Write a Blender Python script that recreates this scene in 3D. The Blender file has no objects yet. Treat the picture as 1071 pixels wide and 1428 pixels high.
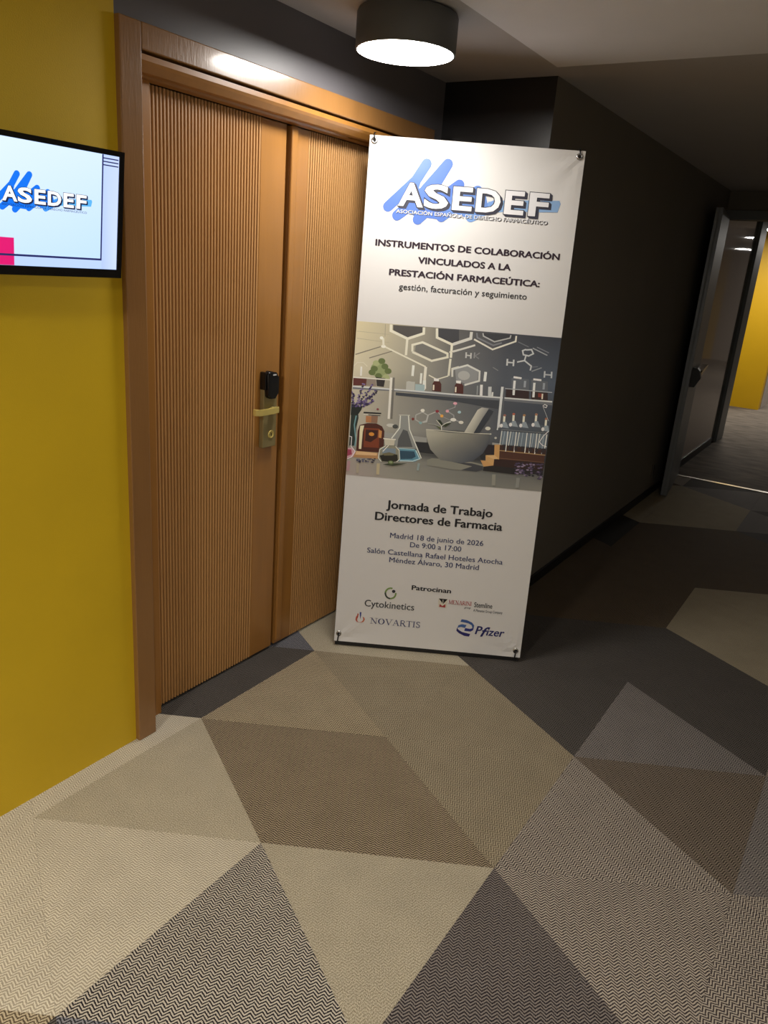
import bpy, bmesh, math, random
from mathutils import Matrix, Vector, Euler
random.seed(7)
sc = bpy.context.scene
COL = sc.collection

# ------------------------------------------------------------------ camera
F_PX, YAW, PITCH, ROLL = 1061.913, -1.0154, 1.2548, 0.0785
CAM = Vector((-1.4429, -1.8020, 1.5805))
cam_data = bpy.data.cameras.new('camera')
cam_data.sensor_fit = 'HORIZONTAL'
cam_data.sensor_width = 36.0
cam_data.lens = F_PX * 36.0 / 1071.0
cam_data.clip_start = 0.02
cam = bpy.data.objects.new('camera', cam_data)
COL.objects.link(cam)
cam.matrix_world = Matrix.Translation(CAM) @ Matrix.Rotation(YAW, 4, 'Z') @ Matrix.Rotation(PITCH, 4, 'X') @ Matrix.Rotation(ROLL, 4, 'Z')
sc.camera = cam

# ------------------------------------------------------------------ world, exposure
w = bpy.data.worlds.new('world'); sc.world = w; w.use_nodes = True
w.node_tree.nodes['Background'].inputs[0].default_value = (0.9, 0.85, 0.8, 1)
w.node_tree.nodes['Background'].inputs[1].default_value = 0.0
sc.view_settings.view_transform = 'Standard'
sc.view_settings.look = 'None'
sc.view_settings.gamma = 1.0
sc.view_settings.use_curve_mapping = False
sc.view_settings.exposure = 0.68
LAMP_RADIANCE = 32.0       # the lamp over the door
LAMP_RADIANCE_FILL = 95.0   # unseen fill lamps added to the lobby
LAMP_RADIANCE_BEYOND = 95.0
LAMP_COLOR = (1.0, 0.955, 0.895)

# ------------------------------------------------------------------ sizes
CEIL = 2.316          # ceiling height
XR = 1.6855           # face of the return wall
YB = -0.4976          # face of the corridor wall
YL = 0.08             # front of the door leaves
XT = 5.43             # threshold of the fire door

# ------------------------------------------------------------------ materials
def lin(h):
    h = h.lstrip('#'); o = []
    for i in (0, 2, 4):
        c = int(h[i:i+2], 16) / 255
        o.append(c / 12.92 if c <= .04045 else ((c + .055) / 1.055) ** 2.4)
    return tuple(o) + (1.0,)

def mat(name, col, rough=.6, metal=0.0, spec=.5, noise=0.0, nscale=20.0, bump=0.0, bscale=200.0, stretch=None, coat=0.0):
    m = bpy.data.materials.new(name); m.use_nodes = True
    nt = m.node_tree; b = nt.nodes['Principled BSDF']
    b.inputs['Base Color'].default_value = lin(col); b.inputs['Roughness'].default_value = rough
    b.inputs['Metallic'].default_value = metal; b.inputs['Specular IOR Level'].default_value = spec
    if coat:
        b.inputs['Coat Weight'].default_value = coat; b.inputs['Coat Roughness'].default_value = .12 if coat != .4 else .03
    tc = nt.nodes.new('ShaderNodeTexCoord'); mp = nt.nodes.new('ShaderNodeMapping')
    nt.links.new(tc.outputs['Object'], mp.inputs['Vector'])
    if stretch: mp.inputs['Scale'].default_value = stretch
    if noise:
        n = nt.nodes.new('ShaderNodeTexNoise'); n.inputs['Scale'].default_value = nscale; n.inputs['Detail'].default_value = 5
        nt.links.new(mp.outputs[0], n.inputs['Vector'])
        r = nt.nodes.new('ShaderNodeMapRange'); r.inputs['From Min'].default_value = .3; r.inputs['From Max'].default_value = .7
        r.inputs['To Min'].default_value = 1 - noise; r.inputs['To Max'].default_value = 1 + noise
        nt.links.new(n.outputs['Fac'], r.inputs['Value'])
        v = nt.nodes.new('ShaderNodeVectorMath'); v.operation = 'SCALE'
        v.inputs[0].default_value = lin(col)[:3]
        nt.links.new(r.outputs[0], v.inputs['Scale']); nt.links.new(v.outputs[0], b.inputs['Base Color'])
    if bump:
        n = nt.nodes.new('ShaderNodeTexNoise'); n.inputs['Scale'].default_value = bscale; n.inputs['Detail'].default_value = 3
        nt.links.new(mp.outputs[0], n.inputs['Vector'])
        bp = nt.nodes.new('ShaderNodeBump'); bp.inputs['Strength'].default_value = bump; bp.inputs['Distance'].default_value = .002
        nt.links.new(n.outputs['Fac'], bp.inputs['Height']); nt.links.new(bp.outputs[0], b.inputs['Normal'])
    return m

def emit(name, col, strength):
    m = bpy.data.materials.new(name); m.use_nodes = True
    b = m.node_tree.nodes['Principled BSDF']
    c = col if isinstance(col, tuple) else lin(col)
    b.inputs['Base Color'].default_value = (0.02, 0.02, 0.02, 1)
    b.inputs['Emission Color'].default_value = tuple(c[:3]) + (1,); b.inputs['Emission Strength'].default_value = strength
    return m

def weave(name, light, dark, contrast=1.0, fleck=2.6):
    """herringbone woven carpet, UVs in metres: zigzag rows along u"""
    m = bpy.data.materials.new(name); m.use_nodes = True; nt = m.node_tree; N = nt.nodes; K = nt.links
    b = N['Principled BSDF']; b.inputs['Roughness'].default_value = .8; b.inputs['Specular IOR Level'].default_value = .12
    uv = N.new('ShaderNodeUVMap'); sp = N.new('ShaderNodeSeparateXYZ'); K.new(uv.outputs[0], sp.inputs[0])
    def M(op, a, bb=None, c=None):
        n = N.new('ShaderNodeMath'); n.operation = op
        for i, q in enumerate((a, bb, c)):
            if q is None: continue
            if isinstance(q, (int, float)): n.inputs[i].default_value = q
            else: K.new(q, n.inputs[i])
        return n.outputs[0]
    nz = N.new('ShaderNodeTexNoise'); nz.inputs['Scale'].default_value = 60; nz.inputs['Detail'].default_value = 2; K.new(uv.outputs[0], nz.inputs['Vector'])
    zig = M('PINGPONG', sp.outputs[0], .0122)
    wob = M('MULTIPLY', M('SUBTRACT', nz.outputs['Fac'], .5), .0035)
    ph = M('ADD', M('ADD', M('MULTIPLY', zig, .9), sp.outputs[1]), wob)
    s = M('SINE', M('MULTIPLY', ph, 2 * math.pi / .0088))
    # flecks of single threads
    fl = N.new('ShaderNodeTexNoise'); fl.inputs['Scale'].default_value = 420; fl.inputs['Detail'].default_value = 1; K.new(uv.outputs[0], fl.inputs['Vector'])
    f2 = M('MULTIPLY', M('SUBTRACT', fl.outputs['Fac'], .5), fleck)
    tot = M('ADD', M('MULTIPLY', s, contrast * .8), f2)
    mr = N.new('ShaderNodeMapRange'); mr.inputs['From Min'].default_value = -.5; mr.inputs['From Max'].default_value = .5; K.new(tot, mr.inputs['Value'])
    big = N.new('ShaderNodeTexNoise'); big.inputs['Scale'].default_value = 9; big.inputs['Detail'].default_value = 3; K.new(uv.outputs[0], big.inputs['Vector'])
    mx = N.new('ShaderNodeMix'); mx.data_type = 'RGBA'; K.new(mr.outputs[0], mx.inputs['Factor'])
    mx.inputs['A'].default_value = lin(dark); mx.inputs['B'].default_value = lin(light)
    sc_ = N.new('ShaderNodeVectorMath'); sc_.operation = 'SCALE'; K.new(mx.outputs['Result'], sc_.inputs[0])
    K.new(M('ADD', M('MULTIPLY', M('SUBTRACT', big.outputs['Fac'], .5), .25), 1.0), sc_.inputs['Scale'])
    K.new(sc_.outputs[0], b.inputs['Base Color'])
    bp = N.new('ShaderNodeBump'); bp.inputs['Strength'].default_value = .5; bp.inputs['Distance'].default_value = .001
    K.new(mr.outputs[0], bp.inputs['Height']); K.new(bp.outputs[0], b.inputs['Normal'])
    return m

def vcol_mat(name, rough=.35, emission=0.0):
    m = bpy.data.materials.new(name); m.use_nodes = True; nt = m.node_tree; b = nt.nodes['Principled BSDF']
    a = nt.nodes.new('ShaderNodeVertexColor'); a.layer_name = 'print'
    if emission:
        b.inputs['Base Color'].default_value = (.01, .01, .01, 1)
        nt.links.new(a.outputs[0], b.inputs['Emission Color']); b.inputs['Emission Strength'].default_value = emission
    else:
        nt.links.new(a.outputs[0], b.inputs['Base Color'])
    b.inputs['Roughness'].default_value = rough
    return m

M_yellow = mat('yellow_paint', 'd6b318', .55, noise=.04, nscale=3, bump=.15, bscale=300)
M_char = mat('charcoal_paint', '646266', .42, noise=.05, nscale=3, bump=.1, bscale=250)
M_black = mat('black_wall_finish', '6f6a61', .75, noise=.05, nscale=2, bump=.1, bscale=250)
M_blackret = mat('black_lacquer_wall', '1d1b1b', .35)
M_ceil2 = mat('ceiling_panel_pale', 'e4e4e8', .9, noise=.02, nscale=5, bump=.3, bscale=180)
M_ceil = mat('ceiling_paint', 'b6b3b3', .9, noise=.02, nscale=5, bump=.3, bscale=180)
M_wood = mat('varnished_oak', 'a27035', .34, noise=.08, nscale=4, stretch=(6, 6, .5), bump=.05, bscale=60, coat=.25)
M_woodc = mat('varnished_casing', '8e6538', .33, noise=.07, nscale=3, stretch=(5, 5, .6), bump=.25, bscale=40, coat=.6)
M_slat = mat('oak_slat', 'c09058', .45, noise=.03, nscale=2, stretch=(2, 2, .4))
M_groove = mat('dark_groove_board', '1a0e06', .8)
M_gold = mat('champagne_metal', '9a8d62', .35, metal=.4)
M_goldb = mat('polished_brass', 'e6d27e', .25, metal=.4)
M_blackpl = mat('black_plastic', '0c0c0f', .25)
M_blackmat = mat('matt_black_plastic', '141416', .5)
M_lampbody = mat('lamp_graphite_metal', '565859', .5, metal=.0)
M_grey = mat('grey_steel', '75787a', .4, metal=.4)
M_frame = mat('grey_door_edge', '6a6f70', .45)
M_panel = mat('glossy_taupe_laminate', 'c4b8ac', .75, coat=.4)
M_alu = mat('aluminium_strip', 'd8d4c8', .25, metal=.8)
M_yfar = mat('far_yellow_paint', 'e6b410', .5, noise=.03, nscale=3)
M_farcar = mat('grey_mottled_carpet', '6d6459', .95, noise=.35, nscale=4.5, stretch=(2.5, 1, 1), bump=.4, bscale=400)
M_base = mat('carpet_backing', '3a342c', .9)
M_skirt = mat('black_skirting', '0f0e0d', .5)
M_warm = mat('pale_plaster', 'cdc6ba', .8)
M_white = mat('white_pvc_cloth', 'e3e2e0', .42, bump=.05, bscale=60)
M_chrome = mat('chrome', 'c8c8c8', .15, metal=1.0)
M_rod = mat('black_rod', '101012', .4)
M_print = vcol_mat('printed_ink')
M_lamp = emit('lamp_diffuser_glow', LAMP_COLOR, LAMP_RADIANCE)
M_lamp_fill = emit('lamp_diffuser_fill_glow', LAMP_COLOR, LAMP_RADIANCE_FILL)
M_lamp_beyond = emit('lamp_diffuser_beyond_glow', LAMP_COLOR, LAMP_RADIANCE_BEYOND)

# ------------------------------------------------------------------ helpers
def link_mesh(name, bm, m, parent=None, smooth=False):
    bmesh.ops.recalc_face_normals(bm, faces=bm.faces)
    me = bpy.data.meshes.new(name); bm.to_mesh(me); bm.free()
    if m: me.materials.append(m)
    if smooth:
        for p in me.polygons: p.use_smooth = True
    o = bpy.data.objects.new(name, me); COL.objects.link(o)
    if parent: o.parent = parent
    return o

def box(bm, x0, x1, y0, y1, z0, z1, bev=0.0):
    r = bmesh.ops.create_cube(bm, size=1.0); vs = r['verts']
    for v in vs:
        v.co = Vector(((x0 + x1) / 2 + v.co.x * (x1 - x0), (y0 + y1) / 2 + v.co.y * (y1 - y0), (z0 + z1) / 2 + v.co.z * (z1 - z0)))
    if bev:
        es = list({e for v in vs for e in v.link_edges})
        bmesh.ops.bevel(bm, geom=es, offset=bev, segments=2, affect='EDGES', profile=.5)

def mbox(name, m, b, parent=None, bev=0.0):
    bm = bmesh.new(); box(bm, *b, bev=bev); return link_mesh(name, bm, m, parent)

def tube(bm, pts, r, seg=10, cap=True):
    pts = [Vector(p) for p in pts]; rings = []
    up = None
    for i, p in enumerate(pts):
        d = (pts[min(i + 1, len(pts) - 1)] - pts[max(i - 1, 0)]).normalized()
        if up is None: up = d.orthogonal().normalized()
        s = (up - d * up.dot(d)).normalized(); up = s; t = d.cross(s)
        rr = r[i] if isinstance(r, (list, tuple)) else r
        rings.append([bm.verts.new(p + (s * math.cos(a) + t * math.sin(a)) * rr) for a in [2 * math.pi * k / seg for k in range(seg)]])
    for a, b in zip(rings, rings[1:]):
        for k in range(seg): bm.faces.new((a[k], a[(k + 1) % seg], b[(k + 1) % seg], b[k]))
    if cap: bm.faces.new(rings[0][::-1]); bm.faces.new(rings[-1])

def lathe(bm, prof, seg=64, axis='Z', c=(0, 0, 0)):
    rings = []
    for r, z in prof:
        row = []
        for k in range(seg):
            a = 2 * math.pi * k / seg
            p = (r * math.cos(a), r * math.sin(a), z) if axis == 'Z' else (r * math.cos(a), z, r * math.sin(a))
            row.append(bm.verts.new(Vector(p) + Vector(c)))
        rings.append(row)
    for a, b in zip(rings, rings[1:]):
        for k in range(seg): bm.faces.new((a[k], a[(k + 1) % seg], b[(k + 1) % seg], b[k]))
    return rings

def prism(bm, poly, h0, h1, plane='XZ'):
    def P(a, b, h): return (a, h, b) if plane == 'XZ' else ((a, b, h) if plane == 'XY' else (h, a, b))
    A = [bm.verts.new(P(a, b, h0)) for a, b in poly]; B = [bm.verts.new(P(a, b, h1)) for a, b in poly]
    bm.faces.new(A); bm.faces.new(B[::-1]); n = len(A)
    for i in range(n): bm.faces.new((A[i], B[i], B[(i + 1) % n], A[(i + 1) % n]))

def empty(name, loc=(0, 0, 0), rot=None):
    o = bpy.data.objects.new(name, None); COL.objects.link(o); o.location = loc; o.empty_display_size = .05
    if rot is not None: o.rotation_euler = rot
    return o

def tag(o, label, cat, group=None, kind=None):
    if label: o['label'] = label
    if cat: o['category'] = cat
    if group: o['group'] = group
    if kind: o['kind'] = kind
    return o

def struct(o, label, cat): return tag(o, label, cat, kind='structure')

def copy_tree(o, parent=None):
    c = o.copy(); COL.objects.link(c)
    if parent: c.parent = parent
    for ch in list(o.children): copy_tree(ch, c)
    return c
PHOTO_SHAPES = [
 ('L','a8a288',0.0019,[(0.003,1.3),(0.132,1.297)]),
 ('L','a8a288',0.0019,[(0.005,1.273),(0.135,1.266)]),
 ('L','8a8676',0.0019,[(0.113,1.335),(0.115,1.288)]),
 ('L','7b7668',0.0039,[(0.004,1.21),(0.101,1.248)]),
 ('L','7b7668',0.0039,[(0.06,1.201),(0.157,1.238)]),
 ('P','4a4744',[(0.143,1.335),(0.261,1.336),(0.259,1.311),(0.206,1.291),(0.145,1.315)]),
 ('L','d8d6c4',0.01,[(0.135,1.336),(0.136,1.312),(0.204,1.287),(0.265,1.312),(0.264,1.335)]),
 ('L','d8d6c4',0.0093,[(0.203,1.285),(0.203,1.223)]),
 ('P','37383c',[(0.32,1.336),(0.401,1.337),(0.406,1.29),(0.381,1.28),(0.325,1.303)]),
 ('L','d8d6c4',0.0093,[(0.315,1.336),(0.318,1.301),(0.38,1.279),(0.406,1.29)]),
 ('P','6f6f6a',[(0.238,1.266),(0.267,1.275),(0.361,1.242),(0.356,1.228),(0.306,1.211),(0.237,1.242)]),
 ('L','d8d6c4',0.0085,[(0.227,1.239),(0.225,1.265),(0.264,1.278),(0.365,1.243),(0.367,1.229),(0.306,1.21),(0.227,1.238)]),
 ('L','dfddcc',0.0093,[(0.379,1.278),(0.38,1.228)]),
 ('L','d8d6c4',0.0085,[(0.379,1.224),(0.378,1.158)]),
 ('L','d8d6c4',0.0054,[(0.372,1.249),(0.409,1.262)]),
 ('L','d8d6c4',0.0062,[(0.118,1.249),(0.285,1.185)]),
 ('L','dddbcd',0.0108,[(0.285,1.185),(0.285,1.138),(0.289,1.099)]),
 ('E','e6e4d6',(0.112,1.25),0.0093,0.0062),
 ('L','d8d6c4',0.0085,[(0.112,1.253),(0.109,1.278),(0.1,1.282)]),
 ('E','e6e4d6',(0.102,1.282),0.007,0.0062),
 ('L','d8d6c4',0.0046,[(0.3,1.154),(0.333,1.14),(0.377,1.157)]),
 ('L','d8d6c4',0.0077,[(0.393,1.155),(0.39,1.186),(0.415,1.195)]),
 ('P','2e3036',[(0.497,1.333),(0.616,1.334),(0.614,1.318),(0.543,1.303),(0.5,1.323)]),
 ('L','c9c9c2',0.0112,[(0.45,1.333),(0.45,1.308),(0.383,1.28)]),
 ('L','c9c9c2',0.0072,[(0.386,1.252),(0.47,1.284)]),
 ('L','a9abab',0.0048,[(0.495,1.332),(0.498,1.321),(0.543,1.303),(0.602,1.322),(0.604,1.333)]),
 ('L','73767c',0.0056,[(0.471,1.331),(0.475,1.313),(0.54,1.289),(0.572,1.301)]),
 ('L','d6d4c8',0.0064,[(0.463,1.306),(0.539,1.273),(0.625,1.311),(0.625,1.332)]),
 ('L','6b7078',0.0032,[(0.635,1.31),(0.678,1.294)]),
 ('L','a0a4a8',0.004,[(0.694,1.291),(0.754,1.268)]),
 ('L','7d828a',0.0032,[(0.71,1.296),(0.759,1.278)]),
 ('P','8a8d8e',[(0.401,1.185),(0.448,1.203),(0.493,1.184),(0.494,1.15),(0.447,1.132),(0.409,1.145)]),
 ('E','a9aba8',(0.438,1.164),0.024,0.018),
 ('L','cfd1cb',0.0072,[(0.39,1.184),(0.448,1.205),(0.498,1.185),(0.5,1.148),(0.444,1.127)]),
 ('L','cfd1cb',0.0056,[(0.392,1.184),(0.393,1.156)]),
 ('L','b9bbb9',0.006,[(0.438,1.254),(0.439,1.232)]),
 ('L','b9bbb9',0.006,[(0.457,1.253),(0.458,1.231)]),
 ('L','b9bbb9',0.0048,[(0.44,1.243),(0.458,1.242)]),
 ('L','8b8d8f',0.0048,[(0.471,1.256),(0.471,1.234)]),
 ('L','7b7d80',0.004,[(0.491,1.256),(0.474,1.243),(0.49,1.233)]),
 ('L','c3c7c8',0.0064,[(0.601,1.242),(0.602,1.216)]),
 ('L','c3c7c8',0.0064,[(0.626,1.241),(0.627,1.216)]),
 ('L','c3c7c8',0.0051,[(0.602,1.229),(0.628,1.229)]),
 ('L','b8bfc4',0.006,[(0.752,1.207),(0.753,1.182)]),
 ('L','b8bfc4',0.006,[(0.779,1.207),(0.781,1.182)]),
 ('L','b8bfc4',0.0048,[(0.753,1.194),(0.781,1.194)]),
 ('L','bfc4c6',0.0056,[(0.669,1.282),(0.69,1.285),(0.699,1.27),(0.682,1.26),(0.661,1.263),(0.656,1.278),(0.669,1.284)]),
 ('L','bfc4c6',0.0056,[(0.671,1.259),(0.668,1.241),(0.64,1.233)]),
 ('L','bfc4c6',0.0056,[(0.668,1.241),(0.697,1.222),(0.695,1.205)]),
 ('L','8f959b',0.004,[(0.701,1.202),(0.738,1.219)]),
 ('L','6f757d',0.0032,[(0.699,1.218),(0.723,1.222)]),
 ('L','7e8284',0.0032,[(0.548,1.205),(0.57,1.194)]),
 ('E','8d9a6a',(0.104,1.159),0.0363,0.0313),
 ('E','a3ac7c',(0.089,1.183),0.014,0.0115),
 ('E','5f6e3e',(0.124,1.173),0.014,0.0115),
 ('E','5f6e3e',(0.138,1.156),0.014,0.0115),
 ('E','5f6e3e',(0.083,1.161),0.014,0.0115),
 ('E','5f6e3e',(0.11,1.193),0.014,0.0115),
 ('E','5f6e3e',(0.075,1.146),0.014,0.0115),
 ('E','5f6e3e',(0.102,1.134),0.014,0.0115),
 ('E','a3ac7c',(0.132,1.132),0.014,0.0115),
 ('P','2e2a28',[(0.092,1.129),(0.13,1.127),(0.126,1.093),(0.098,1.094)]),
 ('P','5a2a24',[(0.002,1.121),(0.056,1.12),(0.055,1.092),(0.004,1.089)]),
 ('P','8a7f74',[(0.056,1.12),(0.092,1.121),(0.096,1.093),(0.055,1.092)]),
 ('L','d6d2be',0.0033,[(0.001,1.165),(0.013,1.179),(0.038,1.181),(0.055,1.167)]),
 ('L','eceadc',0.0074,[(0.031,1.165),(0.032,1.129)]),
 ('L','d9d8cc',0.005,[(0.002,1.121),(0.15,1.123)]),
 ('L','dfe3dc',0.0099,[(0.236,1.187),(0.236,1.145)]),
 ('L','dfe3dc',0.0083,[(0.27,1.159),(0.271,1.118)]),
 ('L','dfe3dc',0.0148,[(0.227,1.123),(0.226,1.089)]),
 ('L','dfe3dc',0.0115,[(0.285,1.132),(0.285,1.094)]),
 ('P','9fb5b8',[(0.25,1.115),(0.287,1.115),(0.289,1.089),(0.251,1.089)]),
 ('P','b5b7b0',[(0.214,1.122),(0.248,1.123),(0.249,1.089),(0.215,1.088)]),
 ('P','4a1f18',[(0.318,1.122),(0.324,1.133),(0.344,1.135),(0.353,1.123),(0.355,1.093),(0.319,1.093)]),
 ('L','e9dcc8',0.0058,[(0.323,1.118),(0.324,1.097)]),
 ('P','eeeae0',[(0.321,1.143),(0.341,1.143),(0.342,1.133),(0.323,1.133)]),
 ('P','4a1f18',[(0.406,1.121),(0.411,1.132),(0.432,1.133),(0.441,1.123),(0.443,1.092),(0.407,1.092)]),
 ('L','e9dcc8',0.0058,[(0.411,1.117),(0.412,1.096)]),
 ('P','eeeae0',[(0.409,1.142),(0.429,1.143),(0.429,1.131),(0.411,1.132)]),
 ('L','dfe3e0',0.0107,[(0.522,1.185),(0.522,1.148)]),
 ('L','e2e5e2',0.0107,[(0.511,1.134),(0.514,1.088)]),
 ('L','8f9698',0.005,[(0.496,1.129),(0.498,1.093)]),
 ('L','c3c8c8',0.0132,[(0.545,1.129),(0.548,1.091)]),
 ('L','d8dcda',0.0066,[(0.558,1.109),(0.558,1.09)]),
 ('P','5c636c',[(0.625,1.171),(0.694,1.171),(0.7,1.129),(0.63,1.128)]),
 ('P','2c191b',[(0.63,1.127),(0.7,1.127),(0.704,1.091),(0.635,1.09)]),
 ('L','e3e7e8',0.0074,[(0.633,1.174),(0.665,1.172)]),
 ('L','e0e4e4',0.0091,[(0.639,1.161),(0.641,1.104)]),
 ('L','99a2ab',0.0083,[(0.68,1.163),(0.681,1.138)]),
 ('P','5c636c',[(0.703,1.17),(0.769,1.168),(0.774,1.127),(0.708,1.126)]),
 ('P','2c191b',[(0.709,1.125),(0.774,1.125),(0.779,1.089),(0.713,1.088)]),
 ('L','e3e7e8',0.0074,[(0.711,1.172),(0.743,1.171)]),
 ('L','e0e4e4',0.0091,[(0.717,1.159),(0.72,1.102)]),
 ('L','99a2ab',0.0083,[(0.755,1.161),(0.756,1.136)]),
 ('P','2c191b',[(0.609,1.126),(0.635,1.125),(0.639,1.089),(0.611,1.089)]),
 ('L','a9afb3',0.0033,[(0.605,1.127),(0.791,1.127)]),
 ('P','7e3028',[(0.737,1.12),(0.754,1.119),(0.755,1.104),(0.738,1.105)]),
 ('L','efd9c6',0.0058,[(0.754,1.119),(0.755,1.098)]),
 ('P','6c7178',[(0.003,1.075),(0.209,1.081),(0.397,1.078),(0.593,1.079),(0.798,1.077),(0.796,1.088),(0.592,1.091),(0.396,1.09),(0.208,1.089),(0.003,1.087)]),
 ('L','ccd0d0',0.0058,[(0.003,1.085),(0.208,1.087),(0.396,1.087),(0.596,1.09),(0.796,1.091)]),
 ('P','3a3f47',[(0.175,1.076),(0.398,1.075),(0.585,1.077),(0.589,1.044),(0.399,1.061),(0.176,1.064)]),
 ('L','6e6c66',0.0083,[(0.163,1.133),(0.167,0.969)]),
 ('L','e0dfd6',0.0091,[(0.153,1.132),(0.156,0.968)]),
 ('L','565b62',0.0066,[(0.602,1.133),(0.608,0.977)]),
 ('L','d5d9da',0.0099,[(0.594,1.133),(0.596,0.971)]),
 ('L','aeb0ac',0.0043,[(0.263,0.993),(0.289,1.007),(0.311,0.996),(0.307,0.974),(0.285,0.964),(0.264,0.974),(0.263,0.993)]),
 ('E','e4e2d8',(0.288,1.013),0.008,0.0062),
 ('E','7a3530',(0.253,0.976),0.0056,0.0056),
 ('E','9ec0c6',(0.285,0.963),0.0062,0.005),
 ('L','b5b6b2',0.0037,[(0.31,0.996),(0.347,1.015),(0.366,0.998)]),
 ('L','9a9c9c',0.0022,[(0.368,0.996),(0.407,0.983)]),
 ('L','b8b9b5',0.0056,[(0.312,0.996),(0.308,0.97),(0.294,0.966)]),
 ('L','9c9ea0',0.0031,[(0.416,1.05),(0.416,1.037),(0.39,1.025),(0.387,1.019)]),
 ('L','9c9ea0',0.0043,[(0.39,1.017),(0.414,1.005),(0.417,0.988),(0.442,0.98)]),
 ('L','b0b2b0',0.0028,[(0.378,0.966),(0.407,0.983)]),
 ('E','e9e6d8',(0.289,1.013),0.008,0.0068),
 ('E','8a2c38',(0.347,1.015),0.0074,0.0056),
 ('E','e0a850',(0.367,0.998),0.0068,0.0062),
 ('E','e3a9b8',(0.415,1.052),0.008,0.0056),
 ('E','dfa6b0',(0.387,1.019),0.0068,0.0059),
 ('E','a4c3cc',(0.435,1.019),0.0068,0.0056),
 ('E','e0e0da',(0.414,0.987),0.0118,0.0068),
 ('E','dddbd0',(0.446,0.979),0.0099,0.0065),
 ('E','86adb0',(0.284,0.964),0.0068,0.0046),
 ('P','9a9c98',[(0.137,0.914),(0.315,0.906),(0.317,0.882),(0.138,0.893)]),
 ('P','9fa09c',[(0.579,0.909),(0.617,0.908),(0.62,0.887),(0.581,0.888)]),
 ('P','26282c',[(0.269,0.886),(0.33,0.887),(0.36,0.842),(0.286,0.844)]),
 ('P','26282c',[(0.536,0.901),(0.597,0.899),(0.591,0.871),(0.544,0.832),(0.532,0.857)]),
 ('E','c7c8c0',(0.167,0.943),0.0181,0.0074),
 ('E','454a4a',(0.185,0.94),0.0115,0.0083),
 ('P','8f9390',[(0.199,0.984),(0.237,0.988),(0.244,0.927),(0.278,0.858),(0.197,0.851),(0.178,0.888),(0.201,0.923)]),
 ('P','55585a',[(0.218,0.931),(0.236,0.926),(0.262,0.863),(0.2,0.858),(0.201,0.89)]),
 ('P','5d8fa4',[(0.194,0.854),(0.275,0.854),(0.297,0.818),(0.277,0.805),(0.202,0.8)]),
 ('P','2d4c60',[(0.211,0.844),(0.27,0.846),(0.278,0.825),(0.263,0.815),(0.217,0.81)]),
 ('L','b9d5dc',0.0043,[(0.215,0.803),(0.267,0.806),(0.295,0.818),(0.276,0.851)]),
 ('L','9cc4d0',0.0031,[(0.194,0.852),(0.272,0.854)]),
 ('L','dcdfd6',0.0043,[(0.202,0.985),(0.203,0.936),(0.174,0.891)]),
 ('L','dcdfd6',0.0043,[(0.234,0.988),(0.243,0.933),(0.301,0.82)]),
 ('L','cfd2c8',0.0025,[(0.196,0.987),(0.24,0.99)]),
 ('P','b0865a',[(0.034,0.828),(0.124,0.828),(0.126,0.803),(0.024,0.801)]),
 ('P','d8b486',[(0.036,0.827),(0.121,0.826),(0.12,0.816),(0.033,0.812)]),
 ('P','4a2318',[(0.035,0.83),(0.035,0.909),(0.042,0.934),(0.072,0.944),(0.108,0.946),(0.132,0.936),(0.143,0.918),(0.145,0.846),(0.13,0.83),(0.045,0.828)]),
 ('P','7a3a20',[(0.061,0.924),(0.123,0.926),(0.126,0.848),(0.064,0.846)]),
 ('P','3a1a14',[(0.068,0.918),(0.117,0.919),(0.116,0.889),(0.091,0.868),(0.068,0.872)]),
 ('P','e8dcb8',[(0.044,0.931),(0.06,0.934),(0.056,0.907),(0.055,0.837),(0.045,0.837),(0.043,0.909)]),
 ('P','c08850',[(0.12,0.922),(0.133,0.917),(0.133,0.888),(0.121,0.89)]),
 ('E','d08c38',(0.092,0.901),0.0111,0.0077),
 ('P','b07a50',[(0.064,0.973),(0.086,0.973),(0.087,0.947),(0.065,0.947)]),
 ('P','8a6a55',[(0.086,0.975),(0.112,0.976),(0.112,0.948),(0.087,0.947)]),
 ('P','151618',[(0.054,0.988),(0.125,0.99),(0.124,0.985),(0.053,0.982)]),
 ('L','e8e6da',0.0025,[(0.054,0.978),(0.073,0.979)]),
 ('L','26262a',0.0025,[(0.073,0.977),(0.122,0.978)]),
 ('P','27332f',[(0.004,0.971),(0.033,0.977),(0.035,0.961),(0.029,0.921),(0.031,0.849),(0.005,0.847)]),
 ('L','6f9aa0',0.005,[(0.025,0.97),(0.02,0.933),(0.03,0.876),(0.028,0.846)]),
 ('L','b9c9c4',0.0022,[(0.004,0.974),(0.034,0.976)]),
 ('P','1d2420',[(0.002,1.016),(0.048,1.01),(0.043,0.994),(0.031,0.973),(0.002,0.971)]),
 ('L','3c4038',0.0019,[(0.022,1.008),(0.046,1.095)]),
 ('E','574978',(0.02,1.006),0.004,0.0031),
 ('E','2a2440',(0.018,1.011),0.004,0.0031),
 ('E','2a2440',(0.025,1.018),0.004,0.0031),
 ('E','3b2f55',(0.021,1.016),0.004,0.0031),
 ('E','7d6d9c',(0.031,1.023),0.004,0.0031),
 ('E','7d6d9c',(0.024,1.022),0.004,0.0031),
 ('E','7d6d9c',(0.033,1.037),0.004,0.0031),
 ('E','7d6d9c',(0.027,1.031),0.004,0.0031),
 ('E','7d6d9c',(0.027,1.042),0.004,0.0031),
 ('E','2a2440',(0.032,1.045),0.004,0.0031),
 ('E','2a2440',(0.032,1.048),0.004,0.0031),
 ('E','7d6d9c',(0.029,1.053),0.004,0.0031),
 ('E','7d6d9c',(0.041,1.06),0.004,0.0031),
 ('E','2a2440',(0.036,1.062),0.004,0.0031),
 ('E','2a2440',(0.035,1.07),0.004,0.0031),
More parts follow.
